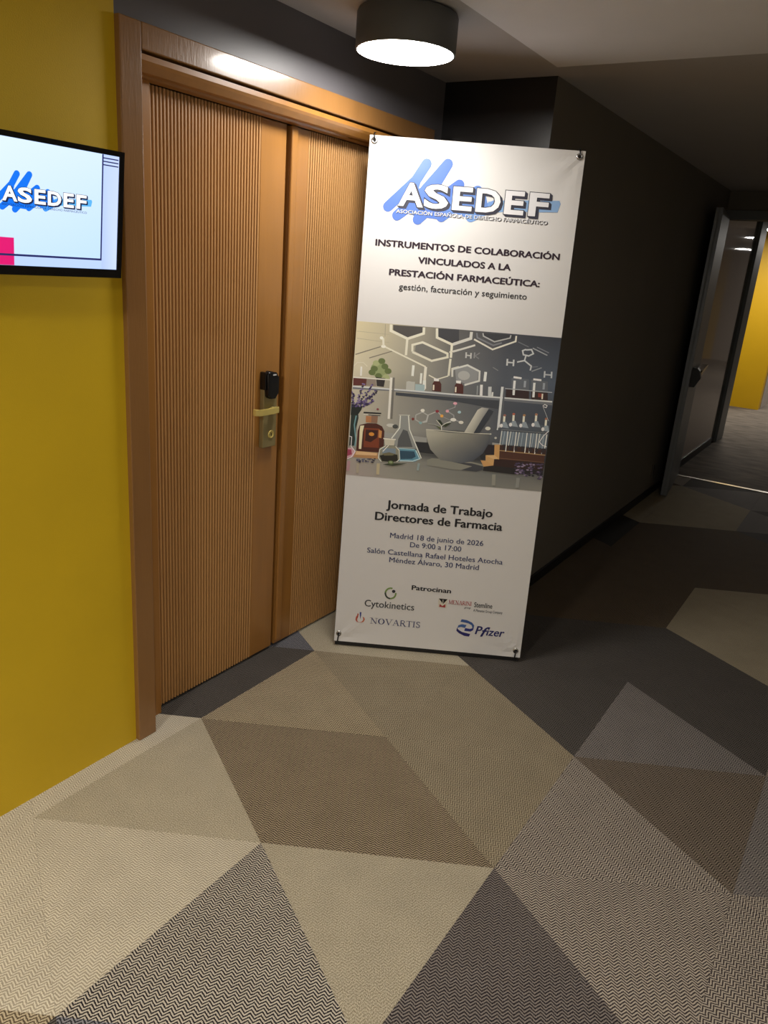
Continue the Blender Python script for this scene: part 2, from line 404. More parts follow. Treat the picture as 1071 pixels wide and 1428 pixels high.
 ('E','3b2f55',(0.034,1.069),0.004,0.0031),
 ('E','7d6d9c',(0.042,1.076),0.004,0.0031),
 ('E','7d6d9c',(0.038,1.076),0.004,0.0031),
 ('E','3b2f55',(0.043,1.088),0.004,0.0031),
 ('E','2a2440',(0.041,1.087),0.004,0.0031),
 ('E','7d6d9c',(0.048,1.097),0.004,0.0031),
 ('E','7d6d9c',(0.042,1.098),0.004,0.0031),
 ('L','3c4038',0.0019,[(0.029,1.012),(0.08,1.094)]),
 ('E','574978',(0.026,1.011),0.004,0.0031),
 ('E','574978',(0.024,1.008),0.004,0.0031),
 ('E','7d6d9c',(0.033,1.024),0.004,0.0031),
 ('E','3b2f55',(0.038,1.017),0.004,0.0031),
 ('E','7d6d9c',(0.033,1.029),0.004,0.0031),
 ('E','574978',(0.042,1.029),0.004,0.0031),
 ('E','3b2f55',(0.042,1.039),0.004,0.0031),
 ('E','2a2440',(0.042,1.038),0.004,0.0031),
 ('E','574978',(0.047,1.048),0.004,0.0031),
 ('E','3b2f55',(0.049,1.046),0.004,0.0031),
 ('E','7d6d9c',(0.06,1.053),0.004,0.0031),
 ('E','2a2440',(0.06,1.054),0.004,0.0031),
 ('E','574978',(0.055,1.064),0.004,0.0031),
 ('E','574978',(0.061,1.058),0.004,0.0031),
 ('E','3b2f55',(0.065,1.069),0.004,0.0031),
 ('E','7d6d9c',(0.07,1.073),0.004,0.0031),
 ('E','7d6d9c',(0.073,1.079),0.004,0.0031),
 ('E','574978',(0.07,1.08),0.004,0.0031),
 ('E','2a2440',(0.075,1.088),0.004,0.0031),
 ('E','2a2440',(0.072,1.083),0.004,0.0031),
 ('E','574978',(0.08,1.098),0.004,0.0031),
 ('E','7d6d9c',(0.077,1.094),0.004,0.0031),
 ('L','3c4038',0.0019,[(0.041,1.013),(0.098,1.072)]),
 ('E','574978',(0.04,1.014),0.004,0.0031),
 ('E','7d6d9c',(0.036,1.009),0.004,0.0031),
 ('E','3b2f55',(0.053,1.02),0.004,0.0031),
 ('E','3b2f55',(0.047,1.022),0.004,0.0031),
 ('E','574978',(0.058,1.024),0.004,0.0031),
 ('E','574978',(0.051,1.023),0.004,0.0031),
 ('E','7d6d9c',(0.062,1.031),0.004,0.0031),
 ('E','7d6d9c',(0.057,1.031),0.004,0.0031),
 ('E','2a2440',(0.059,1.032),0.004,0.0031),
 ('E','574978',(0.059,1.033),0.004,0.0031),
 ('E','574978',(0.073,1.044),0.004,0.0031),
 ('E','3b2f55',(0.074,1.041),0.004,0.0031),
 ('E','2a2440',(0.076,1.047),0.004,0.0031),
 ('E','2a2440',(0.072,1.052),0.004,0.0031),
 ('E','574978',(0.076,1.051),0.004,0.0031),
 ('E','3b2f55',(0.08,1.052),0.004,0.0031),
 ('E','2a2440',(0.091,1.06),0.004,0.0031),
 ('E','574978',(0.083,1.059),0.004,0.0031),
 ('E','2a2440',(0.097,1.067),0.004,0.0031),
 ('E','3b2f55',(0.087,1.065),0.004,0.0031),
 ('E','2a2440',(0.099,1.074),0.004,0.0031),
 ('E','574978',(0.093,1.075),0.004,0.0031),
 ('L','3c4038',0.0019,[(0.013,1.007),(0.004,1.061)]),
 ('E','3b2f55',(0.01,1.008),0.004,0.0031),
 ('E','3b2f55',(0.008,1.006),0.004,0.0031),
 ('E','2a2440',(0.009,1.009),0.004,0.0031),
 ('E','2a2440',(0.009,1.012),0.004,0.0031),
 ('E','2a2440',(0.006,1.02),0.004,0.0031),
 ('E','7d6d9c',(0.011,1.018),0.004,0.0031),
 ('E','2a2440',(0.005,1.02),0.004,0.0031),
 ('E','574978',(0.012,1.02),0.004,0.0031),
 ('E','2a2440',(0.008,1.026),0.004,0.0031),
 ('E','574978',(0.007,1.031),0.004,0.0031),
 ('E','574978',(0.006,1.031),0.004,0.0031),
 ('E','7d6d9c',(0.009,1.031),0.004,0.0031),
 ('E','574978',(0.002,1.04),0.004,0.0031),
 ('E','3b2f55',(0.007,1.038),0.004,0.0031),
 ('E','2a2440',(0.007,1.045),0.004,0.0031),
 ('E','2a2440',(0.01,1.046),0.004,0.0031),
 ('E','574978',(0.011,1.05),0.004,0.0031),
 ('E','3b2f55',(0.007,1.052),0.004,0.0031),
 ('E','2a2440',(0.008,1.055),0.004,0.0031),
 ('E','2a2440',(0.006,1.056),0.004,0.0031),
 ('E','574978',(0.001,1.06),0.004,0.0031),
 ('E','7d6d9c',(-0.001,1.064),0.004,0.0031),
 ('L','3c4038',0.0019,[(0.048,1.01),(0.088,1.036)]),
 ('E','574978',(0.05,1.009),0.004,0.0031),
 ('E','7d6d9c',(0.053,1.012),0.004,0.0031),
 ('E','7d6d9c',(0.054,1.01),0.004,0.0031),
 ('E','3b2f55',(0.051,1.009),0.004,0.0031),
 ('E','574978',(0.054,1.016),0.004,0.0031),
 ('E','574978',(0.053,1.019),0.004,0.0031),
 ('E','3b2f55',(0.06,1.016),0.004,0.0031),
 ('E','3b2f55',(0.064,1.016),0.004,0.0031),
 ('E','3b2f55',(0.06,1.02),0.004,0.0031),
 ('E','2a2440',(0.066,1.017),0.004,0.0031),
 ('E','3b2f55',(0.071,1.02),0.004,0.0031),
 ('E','3b2f55',(0.064,1.023),0.004,0.0031),
 ('E','574978',(0.074,1.023),0.004,0.0031),
 ('E','7d6d9c',(0.076,1.025),0.004,0.0031),
 ('E','574978',(0.081,1.027),0.004,0.0031),
 ('E','7d6d9c',(0.075,1.026),0.004,0.0031),
 ('E','2a2440',(0.085,1.032),0.004,0.0031),
 ('E','2a2440',(0.085,1.033),0.004,0.0031),
 ('E','2a2440',(0.083,1.037),0.004,0.0031),
 ('E','574978',(0.089,1.034),0.004,0.0031),
 ('E','7d6d9c',(0.087,1.037),0.004,0.0031),
 ('E','3b2f55',(0.084,1.039),0.004,0.0031),
 ('L','3c4038',0.0019,[(0.031,1.018),(0.077,1.051)]),
 ('E','7d6d9c',(0.032,1.02),0.004,0.0031),
 ('E','3b2f55',(0.034,1.019),0.004,0.0031),
 ('E','2a2440',(0.041,1.02),0.004,0.0031),
 ('E','574978',(0.041,1.025),0.004,0.0031),
 ('E','574978',(0.045,1.028),0.004,0.0031),
 ('E','7d6d9c',(0.035,1.026),0.004,0.0031),
 ('E','3b2f55',(0.042,1.024),0.004,0.0031),
 ('E','3b2f55',(0.04,1.031),0.004,0.0031),
 ('E','7d6d9c',(0.051,1.031),0.004,0.0031),
 ('E','574978',(0.052,1.03),0.004,0.0031),
 ('E','574978',(0.059,1.033),0.004,0.0031),
 ('E','7d6d9c',(0.057,1.033),0.004,0.0031),
 ('E','574978',(0.059,1.041),0.004,0.0031),
 ('E','7d6d9c',(0.058,1.041),0.004,0.0031),
 ('E','574978',(0.06,1.038),0.004,0.0031),
 ('E','2a2440',(0.064,1.043),0.004,0.0031),
 ('E','2a2440',(0.066,1.045),0.004,0.0031),
 ('E','2a2440',(0.073,1.047),0.004,0.0031),
 ('E','3b2f55',(0.07,1.045),0.004,0.0031),
 ('E','3b2f55',(0.069,1.045),0.004,0.0031),
 ('E','3b2f55',(0.074,1.05),0.004,0.0031),
 ('E','2a2440',(0.082,1.051),0.004,0.0031),
 ('E','8a4048',(0.109,1.003),0.005,0.004),
 ('P','c9a0a8',[(-0.003,0.837),(0.017,0.84),(0.033,0.823),(0.024,0.802),(0.0,0.792)]),
 ('P','9a3f58',[(-0.002,0.832),(0.015,0.832),(0.019,0.812),(-0.0,0.804)]),
 ('L','f0dfe4',0.0028,[(0.002,0.886),(0.013,0.883),(0.013,0.845),(0.031,0.826),(0.018,0.802),(0.002,0.792)]),
 ('P','8a8a7a',[(0.129,0.848),(0.154,0.86),(0.193,0.862),(0.211,0.849),(0.214,0.806),(0.199,0.796),(0.143,0.793),(0.128,0.805)]),
 ('P','7a8a98',[(0.142,0.849),(0.194,0.851),(0.196,0.828),(0.141,0.826)]),
 ('P','26251e',[(0.131,0.817),(0.163,0.828),(0.203,0.827),(0.208,0.802),(0.186,0.795),(0.143,0.795)]),
 ('P','6e6a50',[(0.141,0.826),(0.169,0.834),(0.196,0.829),(0.183,0.822),(0.151,0.819)]),
 ('P','c4c0ae',[(0.145,0.886),(0.188,0.888),(0.187,0.863),(0.149,0.861)]),
 ('P','dcdace',[(0.14,0.89),(0.192,0.89),(0.191,0.885),(0.142,0.885)]),
 ('L','dfe0d4',0.0031,[(0.154,0.86),(0.13,0.842),(0.127,0.808),(0.14,0.793)]),
 ('L','dfe0d4',0.0028,[(0.193,0.86),(0.209,0.845),(0.214,0.809),(0.202,0.797)]),
 ('L','e4e4da',0.0031,[(0.164,0.861),(0.143,0.835)]),
 ('P','85867c',[(0.324,0.816),(0.344,0.825),(0.416,0.826),(0.507,0.824),(0.554,0.817),(0.554,0.797),(0.528,0.786),(0.426,0.787),(0.328,0.795)]),
 ('P','3f4248',[(0.423,0.818),(0.508,0.818),(0.553,0.81),(0.554,0.795),(0.528,0.786),(0.466,0.787),(0.509,0.806)]),
 ('P',('b0afa0','b0afa0','a09f92','8b8b82','70726f','565b61','474d58','474d58','454a54','5c5f60','8b8a7e','a5a496'),[(0.309,0.939),(0.313,0.914),(0.322,0.888),(0.334,0.86),(0.377,0.821),(0.463,0.815),(0.507,0.826),(0.546,0.862),(0.568,0.91),(0.565,0.942),(0.463,0.94),(0.366,0.939)]),
 ('P','5b5e5c',[(0.334,0.938),(0.43,0.947),(0.559,0.944),(0.495,0.936),(0.399,0.934)]),
 ('L','cfcdbd',0.0025,[(0.309,0.939),(0.366,0.94),(0.45,0.939),(0.521,0.941),(0.564,0.943)]),
 ('P',('c2c1b4','c9c8bc','b4b4ac','8e9090','4e5560','3b424e','4e535c','a8a89c'),[(0.463,0.941),(0.506,1.034),(0.522,1.045),(0.548,1.044),(0.568,1.034),(0.547,0.996),(0.524,0.942),(0.492,0.941)]),
 ('P','30363f',[(0.55,1.042),(0.57,1.034),(0.524,0.942),(0.5,0.94),(0.53,1.004)]),
 ('L','e8e8dc',0.0031,[(0.371,0.942),(0.369,0.961)]),
 ('L','d8dacc',0.0022,[(0.37,0.958),(0.347,0.98)]),
 ('P','26301e',[(0.37,0.959),(0.349,0.981),(0.362,0.982),(0.374,0.968)]),
 ('P','2c3624',[(0.37,0.958),(0.385,0.97),(0.408,0.973),(0.387,0.956)]),
 ('P','55603a',[(0.371,0.943),(0.364,0.957),(0.348,0.957),(0.362,0.947)]),
 ('L','dfe0d4',0.0019,[(0.37,0.958),(0.385,0.97),(0.406,0.978)]),
 ('L','a5a89c',0.0019,[(0.315,0.963),(0.344,0.962),(0.364,0.954)]),
 ('P','221a20',[(0.552,0.871),(0.566,0.899),(0.592,0.901),(0.597,0.86),(0.561,0.851)]),
 ('P','3a1f18',[(0.608,0.903),(0.797,0.898),(0.796,0.877),(0.609,0.879)]),
 ('P','4a2a1e',[(0.611,0.879),(0.794,0.876),(0.794,0.847),(0.593,0.844)]),
 ('P','2c1614',[(0.593,0.844),(0.794,0.847),(0.796,0.811),(0.573,0.811)]),
 ('P','c89a60',[(0.589,0.902),(0.61,0.904),(0.614,0.843),(0.593,0.85)]),
 ('P','caa068',[(0.558,0.856),(0.594,0.86),(0.594,0.817),(0.561,0.83)]),
 ('P','d6b07a',[(0.558,0.856),(0.594,0.86),(0.613,0.845),(0.591,0.843)]),
 ('P','c89a62',[(0.54,0.834),(0.561,0.834),(0.594,0.817),(0.555,0.809)]),
 ('L','a88a60',0.0034,[(0.611,0.88),(0.796,0.877)]),
 ('L','70503c',0.0023,[(0.614,0.849),(0.796,0.847)]),
 ('P','6a7884',[(0.608,0.959),(0.793,0.961),(0.797,0.904),(0.611,0.906)]),
 ('L','d9dcd4',0.0031,[(0.612,0.96),(0.61,0.903)]),
 ('L','a9b8c0',0.0023,[(0.624,0.96),(0.621,0.904)]),
 ('P','2a2228',[(0.623,0.903),(0.635,0.903),(0.636,0.886),(0.624,0.886)]),
 ('L','e4e6de',0.0037,[(0.636,0.96),(0.636,0.878)]),
 ('L','d9dcd4',0.0031,[(0.648,0.96),(0.645,0.903)]),
 ('P','2a2228',[(0.647,0.903),(0.659,0.903),(0.66,0.886),(0.647,0.886)]),
 ('L','a9b8c0',0.0023,[(0.658,0.96),(0.655,0.904)]),
 ('L','e4e6de',0.0037,[(0.67,0.96),(0.67,0.878)]),
 ('P','2a2228',[(0.669,0.903),(0.681,0.903),(0.682,0.886),(0.67,0.886)]),
 ('L','d9dcd4',0.0031,[(0.682,0.96),(0.679,0.904)]),
 ('L','a9b8c0',0.0023,[(0.696,0.96),(0.694,0.903)]),
 ('P','2a2228',[(0.696,0.903),(0.708,0.903),(0.709,0.886),(0.697,0.886)]),
 ('L','e4e6de',0.0037,[(0.713,0.96),(0.713,0.879)]),
 ('L','d9dcd4',0.0031,[(0.729,0.96),(0.73,0.88)]),
 ('P','2a2228',[(0.728,0.903),(0.741,0.903),(0.742,0.886),(0.729,0.886)]),
 ('L','a9b8c0',0.0023,[(0.739,0.961),(0.737,0.905)]),
 ('L','e4e6de',0.0037,[(0.752,0.961),(0.753,0.878)]),
 ('P','2a2228',[(0.752,0.902),(0.764,0.903),(0.765,0.886),(0.753,0.885)]),
 ('L','d9dcd4',0.0031,[(0.764,0.961),(0.762,0.901)]),
 ('L','a9b8c0',0.0023,[(0.779,0.961),(0.78,0.88)]),
 ('P','2a2228',[(0.778,0.902),(0.791,0.903),(0.792,0.886),(0.779,0.885)]),
 ('L','e4e6de',0.0037,[(0.792,0.961),(0.79,0.904)]),
 ('L','6e767c',0.004,[(0.608,0.965),(0.791,0.966)]),
 ('P','4c5560',[(0.607,0.989),(0.621,1.005),(0.654,0.999),(0.699,0.997),(0.746,0.998),(0.798,0.994),(0.798,0.97),(0.608,0.967)]),
 ('P','8d9aa4',[(0.606,0.974),(0.612,0.995),(0.625,0.996),(0.638,0.972)]),
 ('L','e6e2d2',0.0085,[(0.615,1.019),(0.616,0.996)]),
 ('E','9a6a5c',(0.616,1.022),0.0057,0.0045),
 ('E','e8eae4',(0.607,0.98),0.0062,0.0079),
 ('P','8d9aa4',[(0.642,0.982),(0.648,1.003),(0.661,1.004),(0.674,0.98)]),
 ('L','e6e2d2',0.0085,[(0.651,1.026),(0.652,1.003)]),
 ('E','b0604c',(0.651,1.03),0.0057,0.0045),
 ('E','e8eae4',(0.643,0.987),0.0062,0.0079),
 ('P','8d9aa4',[(0.683,0.981),(0.69,1.002),(0.703,1.003),(0.716,0.979)]),
 ('L','e6e2d2',0.0085,[(0.692,1.026),(0.693,1.002)]),
 ('E','a88058',(0.693,1.029),0.0057,0.0045),
 ('E','e8eae4',(0.684,0.987),0.0062,0.0079),
 ('P','8d9aa4',[(0.731,0.988),(0.737,1.009),(0.75,1.01),(0.763,0.986)]),
 ('L','e6e2d2',0.0085,[(0.74,1.033),(0.741,1.009)]),
 ('E','a87a60',(0.74,1.036),0.0057,0.0045),
 ('E','e8eae4',(0.732,0.994),0.0062,0.0079),
 ('P','8d9aa4',[(0.772,0.974),(0.778,0.995),(0.792,0.996),(0.805,0.972)]),
 ('L','e6e2d2',0.0085,[(0.781,1.018),(0.782,0.995)]),
 ('E','a06a50',(0.781,1.022),0.0057,0.0045),
 ('E','e8eae4',(0.773,0.98),0.0062,0.0079),
 ('E','d4d4c6',(0.555,0.964),0.0108,0.0074),
 ('L','cdd2d2',0.0051,[(0.594,0.976),(0.593,0.961)]),
 ('E','b8bab2',(0.59,0.929),0.0051,0.0045),
 ('E','b0b2aa',(0.568,0.943),0.004,0.0034),
 ('L','c6cbce',0.0014,[(0.763,1.067),(0.792,1.014)]),
 ('L','e6e8e6',0.0026,[(0.761,1.071),(0.768,1.078),(0.778,1.074),(0.775,1.066),(0.763,1.069)]),
 ('L','e8e8e4',0.0028,[(0.797,0.974),(0.778,0.953),(0.766,0.928),(0.78,0.915),(0.797,0.911)]),
 ('P','1d1b1d',[(0.555,0.809),(0.596,0.816),(0.697,0.814),(0.796,0.814),(0.796,0.799),(0.677,0.788),(0.554,0.792)]),
 ('E','1e1a28',(0.782,0.812),0.0057,0.0031),
 ('E','8a7c98',(0.711,0.831),0.0057,0.0031),
 ('E','8a7c98',(0.742,0.835),0.0057,0.0031),
 ('E','1e1a28',(0.783,0.818),0.0057,0.0031),
 ('E','453a58',(0.743,0.839),0.0057,0.0031),
 ('E','8a7c98',(0.705,0.798),0.0057,0.0031),
 ('E','6a5c7c',(0.711,0.795),0.0057,0.0031),
 ('E','453a58',(0.769,0.836),0.0057,0.0031),
 ('E','2c2438',(0.786,0.785),0.0057,0.0031),
 ('E','6a5c7c',(0.747,0.811),0.0057,0.0031),
 ('E','2c2438',(0.785,0.83),0.0057,0.0031),
 ('E','8a7c98',(0.733,0.811),0.0057,0.0031),
 ('E','2c2438',(0.756,0.839),0.0057,0.0031),
 ('E','453a58',(0.713,0.809),0.0057,0.0031),
 ('E','8a7c98',(0.755,0.834),0.0057,0.0031),
 ('E','453a58',(0.773,0.837),0.0057,0.0031),
 ('E','2c2438',(0.75,0.805),0.0057,0.0031),
 ('E','2c2438',(0.786,0.779),0.0057,0.0031),
 ('E','6a5c7c',(0.728,0.833),0.0057,0.0031),
 ('E','6a5c7c',(0.703,0.803),0.0057,0.0031),
 ('E','1e1a28',(0.772,0.823),0.0057,0.0031),
 ('E','453a58',(0.749,0.818),0.0057,0.0031),
 ('E','8a7c98',(0.725,0.789),0.0057,0.0031),
 ('E','6a5c7c',(0.777,0.822),0.0057,0.0031),
 ('E','1e1a28',(0.771,0.798),0.0057,0.0031),
 ('E','1e1a28',(0.709,0.828),0.0057,0.0031),
 ('E','6a5c7c',(0.786,0.782),0.0057,0.0031),
 ('E','1e1a28',(0.715,0.794),0.0057,0.0031),
 ('E','6a5c7c',(0.712,0.808),0.0057,0.0031),
 ('E','1e1a28',(0.703,0.834),0.0057,0.0031),
 ('E','453a58',(0.702,0.824),0.0057,0.0031),
 ('E','453a58',(0.746,0.823),0.0057,0.0031),
 ('E','6a5c7c',(0.75,0.8),0.0057,0.0031),
 ('E','1e1a28',(0.757,0.789),0.0057,0.0031),
 ('E','2c2438',(0.768,0.802),0.0057,0.0031),
 ('E','453a58',(0.731,0.787),0.0057,0.0031),
 ('E','2c2438',(0.682,0.814),0.0057,0.0031),
 ('E','6a5c7c',(0.687,0.795),0.0057,0.0031),
 ('E','453a58',(0.781,0.804),0.0057,0.0031),
 ('E','453a58',(0.781,0.836),0.0057,0.0031),
 ('E','453a58',(0.786,0.793),0.0057,0.0031),
 ('E','8a7c98',(0.754,0.825),0.0057,0.0031),
 ('E','8a7c98',(0.71,0.823),0.0057,0.0031),
 ('E','453a58',(0.781,0.779),0.0057,0.0031),
 ('E','2c2438',(0.691,0.827),0.0057,0.0031),
 ('E','2c2438',(0.792,0.797),0.0057,0.0031),
 ('E','1e1a28',(0.753,0.825),0.0057,0.0031),
 ('E','453a58',(0.682,0.826),0.0057,0.0031),
 ('E','1e1a28',(0.72,0.809),0.0057,0.0031),
 ('E','1e1a28',(0.738,0.821),0.0057,0.0031),
 ('E','2c2438',(0.778,0.794),0.0057,0.0031),
 ('E','6a5c7c',(0.693,0.821),0.0057,0.0031),
 ('E','453a58',(0.701,0.811),0.0057,0.0031),
 ('E','1e1a28',(0.79,0.797),0.0057,0.0031),
 ('E','453a58',(0.717,0.804),0.0057,0.0031),
 ('E','8a7c98',(0.694,0.821),0.0057,0.0031),
 ('E','453a58',(0.695,0.835),0.0057,0.0031),
 ('E','6a5c7c',(0.709,0.805),0.0057,0.0031),
 ('E','2c2438',(0.789,0.809),0.0057,0.0031),
 ('E','1e1a28',(0.793,0.789),0.0057,0.0031),
 ('E','8a7c98',(0.694,0.793),0.0057,0.0031),
 ('E','1e1a28',(0.728,0.821),0.0057,0.0031),
 ('E','1e1a28',(0.758,0.814),0.0057,0.0031),
 ('E','8a7c98',(0.696,0.822),0.0057,0.0031),
 ('E','1e1a28',(0.743,0.79),0.0057,0.0031),
 ('E','2c2438',(0.692,0.807),0.0057,0.0031),
 ('E','8a7c98',(0.694,0.809),0.0057,0.0031),
 ('E','2c2438',(0.709,0.838),0.0057,0.0031),
 ('E','8a7c98',(0.717,0.828),0.0057,0.0031),
 ('E','453a58',(0.686,0.833),0.0057,0.0031),
 ('E','6a5c7c',(0.745,0.827),0.0057,0.0031),
 ('E','6a5c7c',(0.738,0.82),0.0057,0.0031),
 ('E','8a7c98',(0.79,0.787),0.0057,0.0031),
 ('E','6a5c7c',(0.786,0.825),0.0057,0.0031),
 ('E','453a58',(0.788,0.839),0.0057,0.0031),
 ('E','453a58',(0.719,0.796),0.0057,0.0031),
 ('E','2c2438',(0.735,0.795),0.0057,0.0031),
 ('E','453a58',(0.782,0.803),0.0057,0.0031),
 ('E','8a7c98',(0.69,0.806),0.0057,0.0031),
 ('E','6a5c7c',(0.776,0.807),0.0057,0.0031),
 ('E','2e2c3a',(0.091,0.799),0.004,0.0025),
 ('E','5f5f74',(0.049,0.794),0.004,0.0025),
 ('E','5f5f74',(0.043,0.789),0.004,0.0025),
 ('E','4a4860',(0.054,0.79),0.004,0.0025),
 ('E','4a4860',(0.079,0.788),0.004,0.0025),
 ('E','2e2c3a',(0.105,0.797),0.004,0.0025),
 ('E','4a4860',(0.042,0.791),0.004,0.0025),
 ('E','5f5f74',(0.103,0.789),0.004,0.0025),
 ('E','2e2c3a',(0.054,0.787),0.004,0.0025),
 ('E','4a4860',(0.097,0.8),0.004,0.0025),
 ('E','2e2c3a',(0.102,0.787),0.004,0.0025),
 ('E','2e2c3a',(0.054,0.783),0.004,0.0025),
 ('E','2e2c3a',(0.113,0.802),0.004,0.0025),
 ('E','2e2c3a',(0.11,0.794),0.004,0.0025),
 ('E','5f5f74',(0.07,0.797),0.004,0.0025),
 ('E','5f5f74',(0.064,0.795),0.004,0.0025),
 ('E','2e2c3a',(0.077,0.791),0.004,0.0025),
 ('E','5f5f74',(0.043,0.794),0.004,0.0025),
 ('E','2e2c3a',(0.106,0.787),0.004,0.0025),
 ('E','5f5f74',(0.063,0.793),0.004,0.0025),
 ('E','4a4860',(0.049,0.788),0.004,0.0025),
 ('E','5f5f74',(0.086,0.799),0.004,0.0025),
 ('E','2e2c3a',(0.051,0.785),0.004,0.0025),
 ('E','5f5f74',(0.087,0.788),0.004,0.0025),
 ('E','5f5f74',(0.066,0.787),0.004,0.0025),
 ('E','5f5f74',(0.066,0.791),0.004,0.0025),
 ('P','39402f',[(0.147,0.782),(0.173,0.789),(0.245,0.795),(0.219,0.787),(0.187,0.779)]),
 ('E','5b6a44',(0.179,0.793),0.0118,0.008),
 ('E','8b9a72',(0.179,0.794),0.0074,0.0043),
 ('L','b9ae8e',0.0124,[(0.129,0.785),(0.13,0.739)]),
 ('L','a8a08c',0.0105,[(0.046,0.778),(0.047,0.738)]),
 ('L','8fa0a0',0.0093,[(0.293,0.8),(0.291,0.77)]),
 ('L','b08a92',0.0124,[(0.009,0.785),(0.007,0.744)]),
 ('L','94948a',0.0142,[(0.6,0.781),(0.603,0.736)]),
 ('L','8a8c88',0.0142,[(0.699,0.775),(0.7,0.735)]),
]
SWOOSH_SHAPES = [
 ('L','8fb4e0',0.0402,[(0.464,1.792),(0.554,1.805),(0.645,1.808),(0.715,1.814)]),
 ('P','8fb4e0',[(0.63,1.823),(0.726,1.835),(0.732,1.824),(0.724,1.793),(0.634,1.789)]),
 ('L','5a7ccb',0.0375,[(0.219,1.927),(0.184,1.866),(0.087,1.767)]),
 ('L','5a7ccb',0.0375,[(0.298,1.932),(0.265,1.869),(0.124,1.738)]),
 ('L','5a7ccb',0.0375,[(0.348,1.863),(0.272,1.802),(0.203,1.729)]),
 ('L','5a7ccb',0.0375,[(0.124,1.738),(0.211,1.822),(0.298,1.932)]),
 ('L','5a7ccb',0.0375,[(0.203,1.729),(0.278,1.803),(0.348,1.863)]),
 ('L','6a90d6',0.0375,[(0.418,1.847),(0.351,1.796),(0.291,1.745)]),
 ('L','6a90d6',0.0375,[(0.291,1.745),(0.364,1.803),(0.418,1.847)]),
 ('L','7ba2dc',0.0375,[(0.501,1.807),(0.452,1.782),(0.402,1.753)]),
 ('L','5a7ccb',0.0375,[(0.184,1.866),(0.163,1.769),(0.124,1.738)]),
 ('L','5a7ccb',0.0375,[(0.265,1.869),(0.228,1.774),(0.203,1.729)]),
 ('P','5a7ccb',[(0.151,1.824),(0.247,1.856),(0.326,1.849),(0.32,1.781),(0.285,1.735),(0.192,1.74),(0.13,1.767)]),
 ('P','6a90d6',[(0.313,1.848),(0.392,1.848),(0.443,1.855),(0.464,1.792),(0.403,1.744),(0.321,1.769)]),
 ('E','5a7ccb',(0.219,1.927),0.0188,0.0188),
 ('E','5a7ccb',(0.298,1.932),0.0188,0.0188),
 ('E','5a7ccb',(0.348,1.863),0.0188,0.0188),
 ('E','6a90d6',(0.418,1.847),0.0188,0.0188),
 ('E','5a7ccb',(0.087,1.767),0.0188,0.0188),
 ('E','5a7ccb',(0.124,1.738),0.0188,0.0188),
 ('E','5a7ccb',(0.203,1.729),0.0188,0.0188),
 ('E','5a7ccb',(0.291,1.745),0.0188,0.0188),
 ('E','7ba2dc',(0.402,1.753),0.0188,0.0188),
]
LOGO_SHAPES = [
 ('L','7d9a55',0.0068,[(0.203,0.233),(0.203,0.236),(0.203,0.239),(0.204,0.242),(0.205,0.245),(0.207,0.248),(0.209,0.25),(0.211,0.253),(0.213,0.254),(0.216,0.256),(0.219,0.257),(0.222,0.258),(0.225,0.258),(0.228,0.258),(0.231,0.257)]),
 ('L','3e4640',0.0068,[(0.227,0.212),(0.224,0.212),(0.221,0.212),(0.219,0.213),(0.216,0.214),(0.214,0.215),(0.211,0.217),(0.209,0.219),(0.208,0.221),(0.206,0.223),(0.205,0.226),(0.204,0.229),(0.203,0.231),(0.203,0.234),(0.203,0.237)]),
 ('L','7d9a55',0.0068,[(0.246,0.239),(0.247,0.236),(0.247,0.233),(0.246,0.231),(0.246,0.228),(0.245,0.225),(0.243,0.223),(0.242,0.22),(0.24,0.218),(0.238,0.216),(0.235,0.215),(0.233,0.214),(0.23,0.213),(0.228,0.212),(0.225,0.212)]),
 ('E','2c3038',(0.237,0.245),0.0074,0.0071),
 ('P','b8503f',[(0.092,0.133),(0.097,0.13),(0.096,0.118),(0.092,0.106),(0.094,0.098),(0.102,0.092),(0.092,0.094),(0.085,0.102),(0.086,0.114),(0.091,0.124)]),
 ('P','c8683f',[(0.114,0.12),(0.122,0.116),(0.125,0.108),(0.12,0.097),(0.108,0.092),(0.097,0.093),(0.11,0.095),(0.117,0.102),(0.119,0.109)]),
 ('P','33418a',[(0.101,0.139),(0.108,0.139),(0.108,0.123),(0.105,0.107),(0.103,0.122)]),
 ('P','ddd8c8',[(0.428,0.233),(0.467,0.233),(0.467,0.194),(0.43,0.194)]),
 ('P','1a1a1e',[(0.43,0.232),(0.467,0.232),(0.45,0.209)]),
 ('P','a83a3c',[(0.436,0.208),(0.448,0.2),(0.46,0.21),(0.461,0.194),(0.435,0.195)]),
 ('L','ddd8c8',0.0023,[(0.448,0.228),(0.449,0.211)]),
 ('L','8a8a80',0.0016,[(0.472,0.213),(0.533,0.213)]),
 ('P','3f60a0',[(0.535,0.149),(0.558,0.147),(0.581,0.138),(0.591,0.126),(0.589,0.11),(0.584,0.115),(0.58,0.126),(0.566,0.133),(0.547,0.136),(0.531,0.137)]),
 ('P','4468a8',[(0.524,0.121),(0.539,0.127),(0.558,0.125),(0.553,0.111),(0.537,0.114),(0.525,0.111),(0.52,0.104)]),
 ('P','2b3487',[(0.554,0.111),(0.575,0.109),(0.59,0.116),(0.588,0.104),(0.578,0.097),(0.551,0.098)]),
 ('P','28276f',[(0.519,0.109),(0.526,0.101),(0.542,0.092),(0.578,0.086),(0.574,0.074),(0.554,0.075),(0.53,0.085),(0.518,0.095)]),
]

# ================================================================== STRUCTURE
struct(mbox('wall_left', M_yellow, (-2.75, 0.0, 0.0, .12, -.003, CEIL)), 'mustard yellow wall with the screen on it, left of the wooden door', 'wall')
